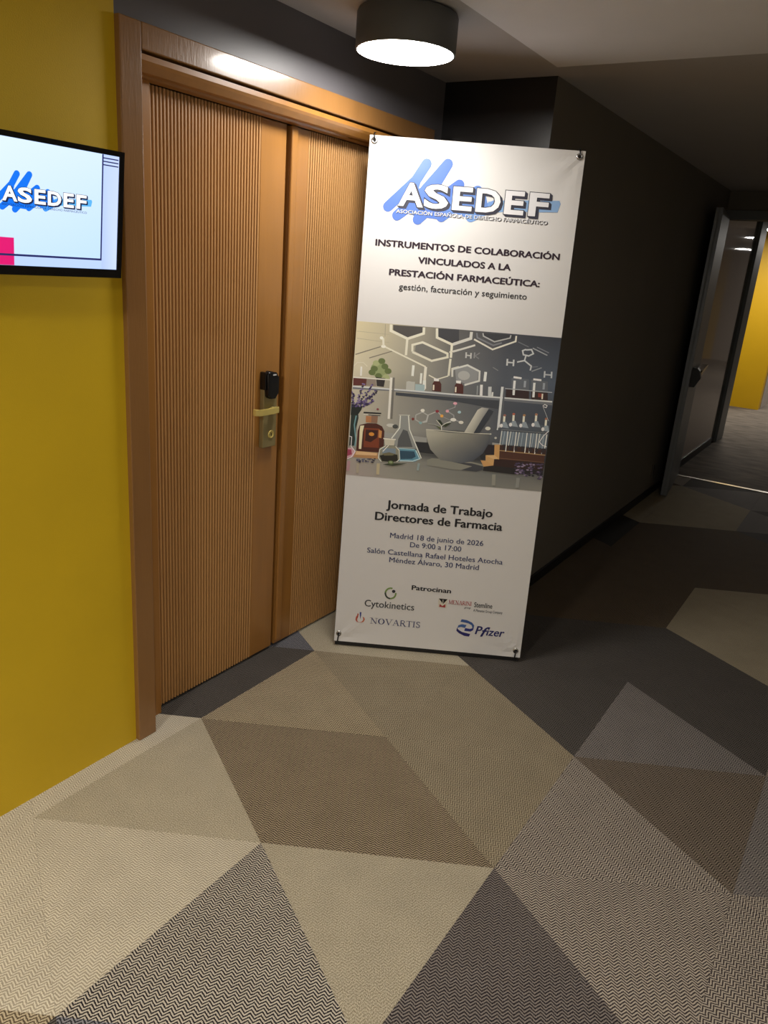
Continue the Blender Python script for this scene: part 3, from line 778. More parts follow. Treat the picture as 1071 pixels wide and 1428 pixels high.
# charcoal wall over and around the door
bm = bmesh.new()
box(bm, 0.0, XR, 0.0, .12, 2.10, CEIL)
box(bm, 1.56, XR, 0.0, .12, -.003, 2.10)
struct(link_mesh('wall_back', bm, M_char), 'charcoal grey wall above the wooden door frame', 'wall')
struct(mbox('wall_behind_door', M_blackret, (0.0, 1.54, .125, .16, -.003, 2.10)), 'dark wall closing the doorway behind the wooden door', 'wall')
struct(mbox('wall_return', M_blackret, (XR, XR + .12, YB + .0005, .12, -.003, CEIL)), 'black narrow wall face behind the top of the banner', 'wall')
struct(mbox('wall_right', M_black, (XR + .0002, XT + .07, YB, YB + .11, -.003, CEIL)), 'long black corridor wall right of the banner', 'wall')
struct(mbox('baseboard_right', M_skirt, (XR, XT, YB - .012, YB, 0, .056), bev=.002), 'black baseboard along the black corridor wall', 'baseboard')
struct(mbox('wall_front', M_warm, (-2.75, XT + .05, -3.5, -3.4, -.003, CEIL)), 'pale plastered wall behind the viewer', 'wall')
struct(mbox('wall_far_left', M_char, (-2.87, -2.75, -3.5, .12, -.003, CEIL)), 'charcoal wall at the left end of the lobby', 'wall')

# ceiling: grey slab with a paler, slightly lower centre panel
bm = bmesh.new()
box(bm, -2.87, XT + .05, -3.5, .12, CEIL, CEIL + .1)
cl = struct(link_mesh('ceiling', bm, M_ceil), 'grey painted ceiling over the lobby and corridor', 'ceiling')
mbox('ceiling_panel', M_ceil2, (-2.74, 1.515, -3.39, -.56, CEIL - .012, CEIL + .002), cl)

# fire door opening at the corridor end
bm = bmesh.new()
box(bm, XT, XT + .12, -2.3, YB, 2.107, CEIL)
box(bm, XT, XT + .12, -3.4, -2.3, -.003, CEIL)
struct(link_mesh('wall_end', bm, M_black), 'black wall over the fire door opening at the corridor end', 'wall')
bm = bmesh.new()
box(bm, XT - .02, XT + .0, -2.3, YB + .03, 2.107, 2.175, bev=.003)
struct(link_mesh('trim_1', bm, M_frame), 'grey steel head of the fire door frame', 'door frame')
struct(mbox('trim_2', M_alu, (XT - .012, XT + .03, -2.3, -.475, .0, .006)), 'thin bright aluminium threshold strip across the carpet', 'threshold')

# second corridor beyond the fire door
XP = 7.19
fb = struct(mbox('floor_beyond', M_farcar, (XT + .02, 18, -3.4, 3.5, -.05, .0)), 'mottled grey carpet beyond the threshold strip', 'floor')
wp = struct(empty('wall_panelled', (XT + .12, -.46, 0)), 'glossy taupe panelled wall beyond the fire door', 'wall')
mbox('panel', M_panel, (0, XP - XT - .12, 0, .12, .0, 2.409), wp)
mbox('skirting', M_skirt, (0.02, XP - XT - .13, -.012, 0, 0, .07), wp)
jm = struct(empty('trim_3', (XP, -.46, 0)), 'grey door jamb with a mirrored strip beyond the taupe wall', 'door frame')
mbox('mirror_strip', mat('mirror_glass', '9a9a94', .05, metal=.9), (.012, .19, -.002, .1, 0, 2.409), jm)
mbox('jamb', M_frame, (.19, .56, -.03, .1, 0, 2.409), jm)
struct(mbox('wall_far_yellow', M_yfar, (10.42, 10.6, -.486, 3.4, 0, 2.409)), 'bright yellow wall at the far end of the second corridor', 'wall')
struct(mbox('wall_far_grey', M_panel, (10.62, 18, -.49, -.4, 0, 2.409)), 'grey wall running on right of the far yellow wall', 'wall')
struct(mbox('wall_far_end', M_yfar, (17.9, 18, -3.4, -2.5, 0, 2.409)), 'yellow wall closing the second corridor', 'wall')
struct(mbox('wall_far_side', M_panel, (17.9, 18, -2.499, -.5, 0, 2.409)), 'grey wall beside the yellow wall closing the second corridor', 'wall')
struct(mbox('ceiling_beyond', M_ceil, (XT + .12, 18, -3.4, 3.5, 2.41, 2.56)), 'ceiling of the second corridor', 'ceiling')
struct(mbox('wall_beyond_side', M_char, (XT + .12, 18, -3.5, -3.4, 0, 2.409)), 'dark side wall of the second corridor', 'wall')

# ------------------------------------------------------------------ carpet of triangular tiles
FL = struct(mbox('floor', M_base, (-2.75, XT + .02, -3.4, .12, -.05, -.0035)), 'carpet floor of triangular herringbone tiles in beige, brown and slate', 'floor')
S_, H_ = .648, .573
TONES = {
 'cream': ('e6deca', 'a89e8a', .8), 'ivory': ('d8cfb8', '8e846e', .3, 3.6), 'mid': ('cbbd9f', '5c4e3e', .9),
 'brown': ('b4a58a', '42372d', 1.0), 'olive': ('b8ac92', '695e4c', .8), 'navy': ('cfc7b8', '1f1a22', 1.1),
 'slate': ('6d6863', '2d2b29', .8), 'slatelight': ('a09a94', '454244', .9), 'mix': ('c4baab', '3e3638', 1.1),
 'dbrown': ('7c6d5a', '32291f', .9), 'dark': ('4c4a46', '242321', .6), 'inky': ('938b85', '262127', .9), 'umber': ('95897a', '352d27', 1.0), 'tan': ('b5aa92', '857b66', .4), 'blue': ('94949a', '2b2c33', 1.0)}
WV = {k: weave('carpet_' + k, *v) for k, v in TONES.items()}
TMAP = {
 (-1,-2,'U'):'cream',(-1,-2,'D'):'cream',(-1,-1,'D'):'slate',(-1,-1,'U'):'cream',(-1,0,'D'):'blue',(-1,0,'U'):'slate',(-1,1,'D'):'ivory',(-1,1,'U'):'ivory',(-1,2,'D'):'dark',(-1,2,'U'):'dark',
 (0,-3,'D'):'brown',(0,-2,'U'):'mid',(0,-2,'D'):'cream',(0,-1,'U'):'cream',(0,-1,'D'):'ivory',(0,0,'D'):'mid',(0,0,'U'):'brown',(0,1,'D'):'ivory',(0,1,'U'):'olive',(0,2,'D'):'slate',(0,2,'U'):'slate',
 (0,3,'D'):'dbrown',(0,3,'U'):'dbrown',(0,4,'D'):'dbrown',(0,4,'U'):'dbrown',(0,5,'D'):'dark',(0,5,'U'):'dark',(0,6,'D'):'tan',(0,6,'U'):'tan',(0,7,'D'):'dbrown',(0,7,'U'):'tan',
 (1,-3,'D'):'slate',(1,-2,'U'):'blue',(1,-2,'D'):'navy',(1,-1,'D'):'brown',(1,-1,'U'):'ivory',(1,0,'D'):'olive',(1,0,'U'):'olive',(1,1,'D'):'slate',(1,1,'U'):'slate',(1,2,'D'):'dbrown',(1,2,'U'):'slate',
 (1,3,'D'):'dbrown',(1,3,'U'):'dbrown',(1,4,'D'):'dbrown',(1,4,'U'):'dbrown',(1,5,'D'):'tan',(1,5,'U'):'dbrown',(1,6,'D'):'tan',(1,6,'U'):'tan',(1,7,'D'):'slate',(1,7,'U'):'slatelight',
 (2,-2,'D'):'olive',(2,-1,'U'):'blue',(2,-1,'D'):'inky',(2,0,'D'):'mix',(2,0,'U'):'mix',(2,1,'D'):'slatelight',(2,1,'U'):'umber',(2,2,'D'):'slate',(2,2,'U'):'slate',(2,3,'D'):'tan',(2,3,'U'):'tan',
 (2,4,'D'):'dbrown',(2,4,'U'):'tan',(2,5,'D'):'dbrown',(2,5,'U'):'dbrown',(2,6,'D'):'slatelight',(2,6,'U'):'slate',(2,7,'D'):'slatelight',(2,7,'U'):'slate',
 (3,-1,'D'):'mix',(3,0,'U'):'mix',(3,0,'D'):'slatelight',(3,1,'U'):'slatelight',(3,1,'D'):'mix'}
ANG = {(0,0,'D'):.62,(1,0,'D'):1.2,(2,0,'D'):.35,(2,1,'D'):.3,(3,-1,'D'):.45,(3,0,'U'):.5,(1,1,'U'):.4,(1,0,'U'):.9,(0,1,'U'):.8}
def vx(r, k): return (.222 + S_ * k + (S_ / 2 if r % 2 else 0), -.075 - H_ * r)
def clip(poly, nx, ny, d):
    out = []
    for i in range(len(poly)):
        a, b = poly[i], poly[(i + 1) % len(poly)]
        da, db = a[0] * nx + a[1] * ny - d, b[0] * nx + b[1] * ny - d
        if da <= 0: out.append(a)
        if da * db < 0:
            t = da / (da - db); out.append((a[0] + (b[0] - a[0]) * t, a[1] + (b[1] - a[1]) * t))
    return out
KEYS = list(WV)
rt = random.Random(3)
for r in range(-1, 6):
    for k in range(-5, 10):
        a, b = vx(r, k), vx(r, k + 1); kk = k if r % 2 == 0 else k + 1; d = vx(r + 1, kk)
        for nm, t in (('D', (a, b, d)), ('U', (vx(r + 1, kk - 1), d, a))):
            cx = sum(q[0] for q in t) / 3; cy = sum(q[1] for q in t) / 3
            # shrink a hair so each tile keeps its own seam
            t = [(cx + (q[0] - cx) * .999, cy + (q[1] - cy) * .999) for q in t]
            t = clip(clip(clip(t, -1, 0, 2.74), 1, 0, XT - .012), 0, -1, 3.39)
            if len(t) < 3: continue
            parts = []
            p1 = clip(clip(t, 1, 0, XR), 0, 1, .0)
            p0 = clip(clip(clip(clip(t, 1, 0, 1.54), 0, 1, .12), -1, 0, 0), 0, -1, 0)
            p2 = clip(clip(t, -1, 0, -XR), 0, 1, YB)
            # left field, doorway recess and corridor meet without overlapping
            for p in (p1, p0, p2):
                if len(p) >= 3:
                    ar = abs(sum(p[i][0] * p[(i + 1) % len(p)][1] - p[(i + 1) % len(p)][0] * p[i][1] for i in range(len(p)))) / 2
                    if ar > 2e-5: parts.append(p)
            if not parts: continue
            tone = TMAP.get((r, k, nm)) or rt.choice(['olive', 'brown', 'ivory', 'slate', 'mix', 'dbrown'])
            ang = math.radians(-60) + ANG.get((r, k, nm), rt.choice([0, 0, .12, -.1]))
            bm = bmesh.new()
            for p in parts: prism(bm, p, -.0035, 0.0, 'XY')
            ul = bm.loops.layers.uv.new('UVMap'); ca, sa = math.cos(ang), math.sin(ang)
            for f in bm.faces:
                for l in f.loops:
                    x, y = l.vert.co.x, l.vert.co.y
                    l[ul].uv = (x * ca + y * sa, -x * sa + y * ca)
            link_mesh('carpet_tile', bm, WV[tone], FL)

# ================================================================== WOODEN DOUBLE DOOR
tr = struct(empty('trim_4', (0, 0, 0)), 'varnished brown wooden casing around the slatted double door', 'door frame')
mbox('side_casing', M_woodc, (0.0, .07, -.018, .12, 0, 2.12), tr, bev=.003)
mbox('side_casing', M_woodc, (1.485, 1.60, -.018, .12, 0, 2.0555), tr, bev=.003)
mbox('head_casing', M_woodc, (.07, 1.60, -.018, .02, 2.056, 2.12), tr, bev=.003)
mbox('side_jamb', M_wood, (.0705, .158, .056, .12, 0, 2.05), tr, bev=.002)
mbox('side_jamb', M_wood, (1.392, 1.4845, .056, .12, 0, 2.05), tr, bev=.002)
bm = bmesh.new()
prism(bm, [(-.006, 2.05), (-.006, 2.036), (.0, 2.028), (.008, 2.020), (.016, 2.012), (.036, 2.010), (.04, 2.004), (.072, 2.003), (.072, 2.05)], .0705, 1.4845, 'YZ')
link_mesh('head_moulding', bm, M_wood, tr)
mbox('head_jamb', M_wood, (.0705, 1.4845, .021, .12, 2.052, 2.10), tr)

PITCH_S = .01345
slat_me = None
def slats(root, x0, n, x_loc):
    global slat_me
    if slat_me is None:
        bm = bmesh.new(); box(bm, 0, .0078, -.0085, 0, .012, 2.002)
        bmesh.ops.bevel(bm, geom=[e for e in bm.edges if abs(e.verts[0].co.x - e.verts[1].co.x) < 1e-6 and abs(e.verts[0].co.y - e.verts[1].co.y) < 1e-6 and e.verts[0].co.y < -.005], offset=.0015, segments=1, affect='EDGES')
        slat_me = bpy.data.meshes.new('slat'); bm.to_mesh(slat_me); bm.free(); slat_me.materials.append(M_slat)
    for i in range(n):
        o = bpy.data.objects.new('slat', slat_me); COL.objects.link(o); o.parent = root
        o.location = (x0 - x_loc + i * PITCH_S, .0085, 0)

d1 = struct(empty('door_1', (.168, YL, 0)), 'left leaf of the wooden double door, finely slatted with brass lock', 'door')
mbox('leaf_board', M_groove, (0, .472, .009, .038, .012, 2.002), d1)
mbox('lock_stile', M_wood, (.472, .600, 0, .038, .012, 2.002), d1, bev=.002)
slats(d1, .174, 35, .168)
d2 = struct(empty('door_2', (.786, YL, 0)), 'right leaf of the wooden double door, half hidden by the banner', 'door')
mbox('leaf_board', M_groove, (.104, .5, .009, .038, .012, 2.002), d2)
mbox('meeting_stile', M_wood, (0, .104, 0, .038, .012, 2.002), d2, bev=.002)
mbox('hinge_stile', M_wood, (.5, .6, 0, .038, .012, 2.002), d2, bev=.002)
mbox('cover_strip', M_wood, (-.002, .03, -.013, .0, .03, 2.002), d2, bev=.004)
slats(d2, .892, 29, .786)

# lock on the left leaf
lx, lz = .699 - .168, 0
bm = bmesh.new(); box(bm, lx - .036, lx + .038, -.02, 0, .886, 1.12, bev=.003)
link_mesh('lock_plate', bm, M_gold, d1)
bm = bmesh.new()
out = []
for cx_, cz_, a0 in ((.008, .030, 0), (-.020, .036, 90), (-.016, -.032, 180), (.008, -.032, 270)):
    rr = .017
    for i in range(6):
        a = math.radians(a0 + 90 * i / 5); out.append((lx + .002 + cx_ + rr * math.cos(a) * .95, 1.122 + cz_ + rr * math.sin(a)))
prism(bm, out, -.037, -.018)
bmesh.ops.bevel(bm, geom=[e for e in bm.edges if abs(e.verts[0].co.y + .037) < 1e-4 and abs(e.verts[1].co.y + .037) < 1e-4], offset=.006, segments=3, affect='EDGES')
rd = link_mesh('card_reader', bm, M_blackpl, d1); rd['label'] = 'black plastic card reader head'
mbox('indicator_window', mat('pale_window', 'c8c8c8', .2), (lx - .008, lx + .010, -.0385, -.036, 1.158, 1.163), rd)
mbox('reader_side', M_blackpl, (lx - .038, lx - .024, -.028, 0, 1.105, 1.17), rd, bev=.003)
bm = bmesh.new()
tube(bm, [(lx + .006, -.018, 1.03), (lx + .006, -.042, 1.03)], .011, 16)
link_mesh('lever_neck', bm, M_goldb, d1, True)
bm = bmesh.new()
path = [(.024, -.038), (.018, -.048), (.0, -.051), (-.05, -.053), (-.078, -.053), (-.090, -.048), (-.097, -.038), (-.100, -.026)]
inner = [(x + (.002 if i > 4 else 0), y + .009) if i < 5 else (x + .010, y + .004) for i, (x, y) in enumerate(path)]
prism(bm, [(lx + a, b) for a, b in path] + [(lx + a, b) for a, b in inner[::-1]], 1.019, 1.042, 'XY')
box(bm, lx - .002, lx + .023, -.046, -.036, 1.019, 1.042)
bmesh.ops.bevel(bm, geom=bm.edges[:], offset=.0015, segments=2, affect='EDGES')
lv = link_mesh('lever_handle', bm, M_goldb, d1); lv['label'] = 'brass lever handle'
bm = bmesh.new(); rg = lathe(bm, [(0.0001, -.0225), (.012, -.0225), (.013, -.024), (.015, -.0235), (.0155, -.02)], 24, 'Y', (lx + .008, 0, .935))
kc = link_mesh('key_cylinder', bm, M_goldb, d1, True)
mbox('keyhole', M_blackpl, (lx + .0065, lx + .0095, -.024, -.0222, .929, .941), kc)

# ================================================================== FIRE DOOR LEAF (open)
d3 = struct(empty('door_3', (4.602, -.582, 0), (0, 0, math.atan2(.098, .816))), 'open grey fire door leaf seen edge on against the black corridor wall', 'door')
bm = bmesh.new(); box(bm, 0, .82, -.05, 0, .012, 2.118, bev=.002); link_mesh('leaf', bm, M_frame, d3)
bm = bmesh.new(); box(bm, -.003, 0, -.048, -.030, .012, 2.118); box(bm, -.003, 0, -.018, -.002, .012, 2.118); link_mesh('edge_strip', bm, M_grey, d3)
bm = bmesh.new()
prism(bm, [(-.05, 1.005), (-.05, .86), (-.085, .862), (-.118, .93), (-.105, .985), (-.085, 1.003)], .06, .14, 'YZ')
link_mesh('push_bar_housing', bm, M_blackmat, d3)
bm = bmesh.new()
prism(bm, [(-.07, .985), (-.07, .90), (-.105, .935), (-.118, .985)], .14, .70, 'YZ')
link_mesh('push_bar', bm, mat('brass_tinted_bar', '5a4a30', .2, metal=.8), d3)
ds = tag(mbox('door_stop', M_chrome, (4.535, 4.555, YB - .014, YB, .15, .25), bev=.003), 'small bright metal door stop low on the black corridor wall', 'door stop')

# ================================================================== CEILING LAMPS
def ceiling_lamp(loc, label, group=None, glow=None):
    t = tag(empty('ceiling_lamp', loc), label, 'lamp', group)
    R, h = .1575, .112
    bm = bmesh.new()
    lathe(bm, [(R - .012, -.0005), (R - .004, -.004), (R, -.012), (R, -h + .002), (R - .002, -h), (R - .006, -h), (R - .006, -h + .006), (.001, -h + .006)], 72)
    link_mesh('lamp_body', bm, M_lampbody, t, True)
    for p in t.children[0].data.polygons: pass
    bm = bmesh.new()
    lathe(bm, [(.0005, -h + .0005), (R - .0065, -h + .0005)], 72)
    bm.faces.ensure_lookup_table()
    o = link_mesh('diffuser', bm, glow or M_lamp, t)
    return t
LAMPXY = (.837, -.333)
lamp1 = ceiling_lamp((LAMPXY[0], LAMPXY[1], CEIL), 'round dark grey ceiling lamp with white glowing disc above the wooden door')
l2 = ceiling_lamp((-2.25, -2.6, CEIL), 'round dark grey fill lamp added out of view behind the viewer', glow=M_lamp_fill)  # unseen lamp, added to fill in light on banner and floor
l4 = copy_tree(l2); l4.location = (-2.25, -.85, CEIL); tag(l4, 'round dark grey fill lamp added out of view, left of the viewer by the yellow wall', 'lamp')  # second added fill lamp, also out of view
for i, (x, y, lab) in enumerate(((9.27, -.28, 'round ceiling lamp in front of the far yellow wall'), (11.0, -1.0, 'round ceiling lamp beyond the far yellow wall corner'), (14.5, -1.7, 'round ceiling lamp deep in the second corridor'))):
    if i == 0: l = ceiling_lamp((x, y, 2.41), lab, glow=M_lamp_beyond)
    else:
        l = copy_tree(l); l.location = (x, y, 2.41); tag(l, lab, 'lamp')

# ================================================================== PRINT TOOLS
class Print:
    """flat print: coloured shapes layered a fraction of a millimetre apart on local plane y = -off (facing -y)"""
    def __init__(s, fn=None):
        s.v = []; s.f = []; s.c = []; s.lay = 0; s.fn = fn or (lambda u, v: 0.0); s.base = .0009; s.step = 4e-6
    def off(s): s.lay += 1; return s.base + s.lay * s.step
    def face(s, pts, cols):
        o = s.off(); i0 = len(s.v)
        s.v += [(u, -o - s.fn(u, v), v) for u, v in pts]; s.f.append(tuple(range(i0, i0 + len(pts)))); s.c.append(cols)
    def poly(s, col, pts):
        n = len(pts); s.face(pts, [lin(col)] * n if isinstance(col, str) else [lin(c) for c in col])
    def line(s, col, w, pts):
        c = lin(col); n = len(pts); L, R = [], []
        for i, p in enumerate(pts):
            d0 = Vector(p) - Vector(pts[i - 1]) if i else None
            d1 = Vector(pts[i + 1]) - Vector(p) if i < n - 1 else None
            a = d0.normalized() if d0 is not None and d0.length > 1e-9 else None; b = d1.normalized() if d1 is not None and d1.length > 1e-9 else None
            if a is None and b is None: continue
            if a is None: a = b
            if b is None: b = a
            t = (a + b); t = t.normalized() if t.length > .2 else a
            nn = Vector((-t.y, t.x)); k = w / 2 / max(.5, nn.dot(Vector((-a.y, a.x))))
            L.append((p[0] + nn.x * k, p[1] + nn.y * k)); R.append((p[0] - nn.x * k, p[1] - nn.y * k))
        o = s.off()
        for i in range(len(L) - 1):
            i0 = len(s.v); q = [L[i], L[i + 1], R[i + 1], R[i]]
            s.v += [(u, -o - s.fn(u, v), v) for u, v in q]; s.f.append((i0, i0 + 1, i0 + 2, i0 + 3)); s.c.append([c] * 4)
    def ell(s, col, c, rx, ry, n=14):
        s.poly(col, [(c[0] + rx * math.cos(2 * math.pi * k / n), c[1] + ry * math.sin(2 * math.pi * k / n)) for k in range(n)])
    def shapes(s, S, f=lambda p: p, k=1.0, cmap=lambda c: c):
        for q in S:
            if q[0] == 'P': s.poly(cmap(q[1]) if isinstance(q[1], str) else q[1], [f(p) for p in q[2]])
            elif q[0] == 'L': s.line(cmap(q[1]), q[2] * k, [f(p) for p in q[3]])
            else: s.ell(cmap(q[1]), f(q[2]), q[3] * k, q[4] * k)
    def build(s, name, m, parent, clipbox=None):
        v, f, c = s.v, s.f, s.c
        if clipbox:
            x0, x1, z0, z1 = clipbox; v = [(min(max(a, x0), x1), b, min(max(d, z0), z1)) for a, b, d in v]
        me = bpy.data.meshes.new(name); me.from_pydata(v, [], f)
        at = me.color_attributes.new('print', 'FLOAT_COLOR', 'CORNER'); i = 0
        for p, cs in zip(me.polygons, c):
            for q in cs: at.data[i].color = q; i += 1
        me.materials.append(m); o = bpy.data.objects.new(name, me); COL.objects.link(o); o.parent = parent
        return o

def glyphs(txt, bold=0.0, shear=0.0, space=1.0):
    cu = bpy.data.curves.new('t', 'FONT'); cu.body = txt; cu.size = 1; cu.offset = bold; cu.shear = shear; cu.space_character = space
    cu.resolution_u = 3
    ob = bpy.data.objects.new('t', cu); COL.objects.link(ob)
    dg = bpy.context.evaluated_depsgraph_get(); me = bpy.data.meshes.new_from_object(ob.evaluated_get(dg))
    vs = [v.co.copy() for v in me.vertices]; fs = [tuple(p.vertices) for p in me.polygons]
    bpy.data.objects.remove(ob); bpy.data.curves.remove(cu); bpy.data.meshes.remove(me)
    return vs, fs

def text(name, txt, m, parent, x0, x1, zb, cap, bold=0.0, shear=0.0, off=.0012, fn=None, swell=0.0, space=1.0):
    """text fitted to x0..x1, baseline zb, capital height cap (of the letter H)"""
    vs, fs = glyphs(txt, swell, shear, space); hv, _ = glyphs('H', swell)
    a = min(v.x for v in vs); b = max(v.x for v in vs); hh = max(v.y for v in hv) - min(v.y for v in hv); y0 = min(v.y for v in hv)
    kx = (x1 - x0) / (b - a); kz = cap / hh; fn = fn or (lambda u, v: 0.0)
    pts = []; nf = []
    sh = [(0, 0)] if bold <= .001 else [(0, 0), (-bold * .8, 0), (bold * .8, 0), (0, -bold * .5), (0, bold * .5)]
    for q, (dx, dy) in enumerate(sh):
        i0 = len(pts); nf += [tuple(i + i0 for i in f) for f in fs]
        for v in vs:
            u = x0 + (v.x + dx - a) * kx; z = zb + (v.y + dy - y0) * kz; pts.append((u, -off - q * 6e-6 - fn(u, z), z))
    fs = nf
    me = bpy.data.meshes.new(name); me.from_pydata(pts, [], fs); me.materials.append(m)
    o = bpy.data.objects.new(name, me); COL.objects.link(o); o.parent = parent
    return o
def ink(name, col, em=0.0):
    return emit(name, col, em) if em else mat(name, col, .4)

def serif_word(P, word, col, x0, x1, zb, cap):
    """roman capitals from thick and thin strokes with serifs"""
    T, t = .15, .06
    G = {
     'N': (.86, [('l', [(.14, 0), (.14, 1)], t), ('l', [(.72, 0), (.72, 1)], t), ('l', [(.12, 1), (.72, 0)], T), ('s', .14, 0), ('s', .72, 1), ('s', .08, 1)]),
     'O': (.95, [('o', .47, .5, .40, .50)]),
     'V': (.86, [('l', [(.12, 1), (.44, 0)], T), ('l', [(.44, 0), (.76, 1)], t), ('s', .12, 1), ('s', .76, 1)]),
     'A': (.86, [('l', [(.12, 0), (.43, 1)], t), ('l', [(.43, 1), (.74, 0)], T), ('l', [(.24, .34), (.62, .34)], t), ('s', .12, 0), ('s', .74, 0)]),
     'R': (.80, [('l', [(.18, 0), (.18, 1)], T), ('l', [(.18, .97), (.45, .97), (.6, .86), (.6, .66), (.45, .52), (.18, .52)], .09), ('l', [(.38, .52), (.72, 0)], T), ('s', .18, 0), ('s', .74, 0)]),
     'T': (.76, [('l', [(.38, 0), (.38, 1)], T), ('l', [(.04, .97), (.72, .97)], t), ('l', [(.05, .97), (.05, .78)], t), ('l', [(.71, .97), (.71, .78)], t), ('s', .38, 0)]),
     'I': (.38, [('l', [(.19, 0), (.19, 1)], T), ('s', .19, 0), ('s', .19, 1)]),
     'S': (.62, [('l', [(.52, .80), (.45, .95), (.28, .97), (.13, .86), (.14, .68), (.34, .53), (.5, .38), (.5, .16), (.34, .03), (.17, .05), (.09, .22)], .11)]),
     'M': (1.05, [('l', [(.14, 0), (.14, 1)], t), ('l', [(.88, 0), (.88, 1)], T), ('l', [(.14, 1), (.5, .05)], T), ('l', [(.5, .05), (.88, 1)], t), ('s', .14, 0), ('s', .88, 0), ('s', .1, 1), ('s', .9, 1)]),
     'E': (.72, [('l', [(.18, 0), (.18, 1)], T), ('l', [(.08, .97), (.6, .97)], t), ('l', [(.08, .03), (.64, .03)], t), ('l', [(.18, .52), (.5, .52)], t), ('l', [(.6, .97), (.6, .78)], t), ('l', [(.63, .03), (.63, .24)], t)])}
    tot = sum(G[c][0] for c in word); k = (x1 - x0) / tot / 1.0; x = x0
    f = lambda p: (x + p[0] * k, zb + p[1] * cap)
    for ch in word:
        wd, st = G[ch]
        for s in st:
            if s[0] == 'l': P.line(col, s[2] * cap, [f(p) for p in s[1]])
            elif s[0] == 's': P.line(col, .05 * cap, [f((s[1] - .16, .02 if s[2] == 0 else .98)), f((s[1] + .16, .02 if s[2] == 0 else .98))])
            else:
                _, cx, cy, rx, ry = s; n = 20
                for i in range(n):
                    a0, a1 = 2 * math.pi * i / n, 2 * math.pi * (i + 1) / n
                    q = []
                    for a, r in ((a0, 1), (a1, 1), (a1, 0), (a0, 0)):
                        th = (.15 * abs(math.cos(a)) + .05 * abs(math.sin(a)))
                        q.append(f((cx + (rx - (1 - r) * th) * math.cos(a), cy + (ry - (1 - r) * th * .9) * math.sin(a))))
                    P.poly(col, q)
        x += wd * k

# ================================================================== BANNER
BW, BH = .8, 2.012
bn = tag(empty('banner_stand', (.9654, -.1061, .022), None), 'tall white printed conference banner on a black stand, leaning in front of the wooden door', 'banner')
bn.matrix_world = Matrix.Translation((.9654, -.1061, .022)) @ Matrix.Rotation(-1.0405, 4, 'Z') @ Matrix.Rotation(-.0905, 4, 'X') @ Matrix.Rotation(.0025, 4, 'Y')
def wob(u, v):
    s = 0
    for cu, cv in ((0, 0), (BW, 0), (0, BH), (BW, BH)):
        du, dv = u - cu, v - cv; r = math.hypot(du, dv); a = math.atan2(abs(dv), abs(du))
        s += .0022 * math.exp(-r / .14) * math.cos(a * 9)
    return s if abs(v - 1.03) > .34 else 0.0
bm = bmesh.new(); nu, nv = 40, 100
g = [[bm.verts.new((BW * i / nu, -wob(BW * i / nu, BH * j / nv), BH * j / nv)) for i in range(nu + 1)] for j in range(nv + 1)]
gb = [[bm.verts.new((BW * i / nu, -wob(BW * i / nu, BH * j / nv) + .0008, BH * j / nv)) for i in range(nu + 1)] for j in range(nv + 1)]
for j in range(nv):
    for i in range(nu):
        bm.faces.new((g[j][i], g[j][i + 1], g[j + 1][i + 1], g[j + 1][i])); bm.faces.new((gb[j][i], gb[j + 1][i], gb[j + 1][i + 1], gb[j][i + 1]))
for j in range(nv):
    bm.faces.new((g[j][0], g[j + 1][0], gb[j + 1][0], gb[j][0])); bm.faces.new((g[j][nu], gb[j][nu], gb[j + 1][nu], g[j + 1][nu]))
for i in range(nu):
    bm.faces.new((g[0][i], gb[0][i], gb[0][i + 1], g[0][i + 1])); bm.faces.new((g[nv][i], g[nv][i + 1], gb[nv][i + 1], gb[nv][i]))
cloth = link_mesh('banner_cloth', bm, M_white, bn)
# grommets and hooks
GR = ((.0185, .032), (.779, .028), (.0185, 1.994), (.780, 1.992))
for gu, gv in GR:
    bm = bmesh.new(); lathe(bm, [(.0050, -.0015), (.0058, -.0036), (.0105, -.0036), (.0122, -.0012)], 20, 'Y', (gu, -wob(gu, gv), gv))
    link_mesh('grommet', bm, M_chrome, bn, True)
    bm = bmesh.new(); lathe(bm, [(.0001, -.0016), (.0052, -.0016)], 16, 'Y', (gu, -wob(gu, gv), gv)); link_mesh('grommet_hole', bm, M_blackmat, bn)
    sg = 1 if gv > 1 else -1
    bm = bmesh.new()
    if sg > 0: tube(bm, [(gu + .001, .012, gv + .030), (gu - .003, -.004, gv + .024), (gu - .001, -.0075, gv + .014), (gu, -.005, gv), (gu, .0, gv - .002)], .0024, 8)
    else: tube(bm, [(gu, .0, gv), (gu, -.0065, gv - .003), (gu - .002, -.008, gv - .016), (gu - .003, -.006, gv - .030), (gu - .008 if gu < .4 else gu + .004, .006, gv - .038)], .0028, 8)
    link_mesh('hook', bm, M_rod, bn, True)
bm = bmesh.new(); hub = (.4, .05, 1.02); box(bm, .375, .425, .035, .07, .97, 1.07, bev=.006); link_mesh('hub', bm, M_blackmat, bn)
for gu, gv in GR:
    sg = 1 if gv > 1 else -1
    bm = bmesh.new(); tube(bm, [(hub[0] + (gu - .4) * .04, hub[1], hub[2] + .03 * sg), (hub[0] + (gu - .4) * .5, .045, (hub[2] + gv) / 2), (gu, .012, gv + sg * .012 if sg < 0 else gv + .02)], [.008, .006, .004], 8)
    link_mesh('arm', bm, M_rod, bn, True)
bm = bmesh.new(); tube(bm, [(.4, .06, .99), (.4, .2, .5), (.4, .325, .02)], [.008, .007, .006], 8); link_mesh('rear_leg', bm, M_rod, bn, True)
bm = bmesh.new(); tube(bm, [(.03, .012, -.006), (.4, .016, -.002), (.77, .012, -.008)], .006, 8); link_mesh('bottom_rod', bm, M_rod, bn, True)
mbox('bottom_strip', M_blackmat, (.004, .796, .006, .014, -.020, .010), bn, bev=.001)  # thin dark strip along the lower edge of the cloth

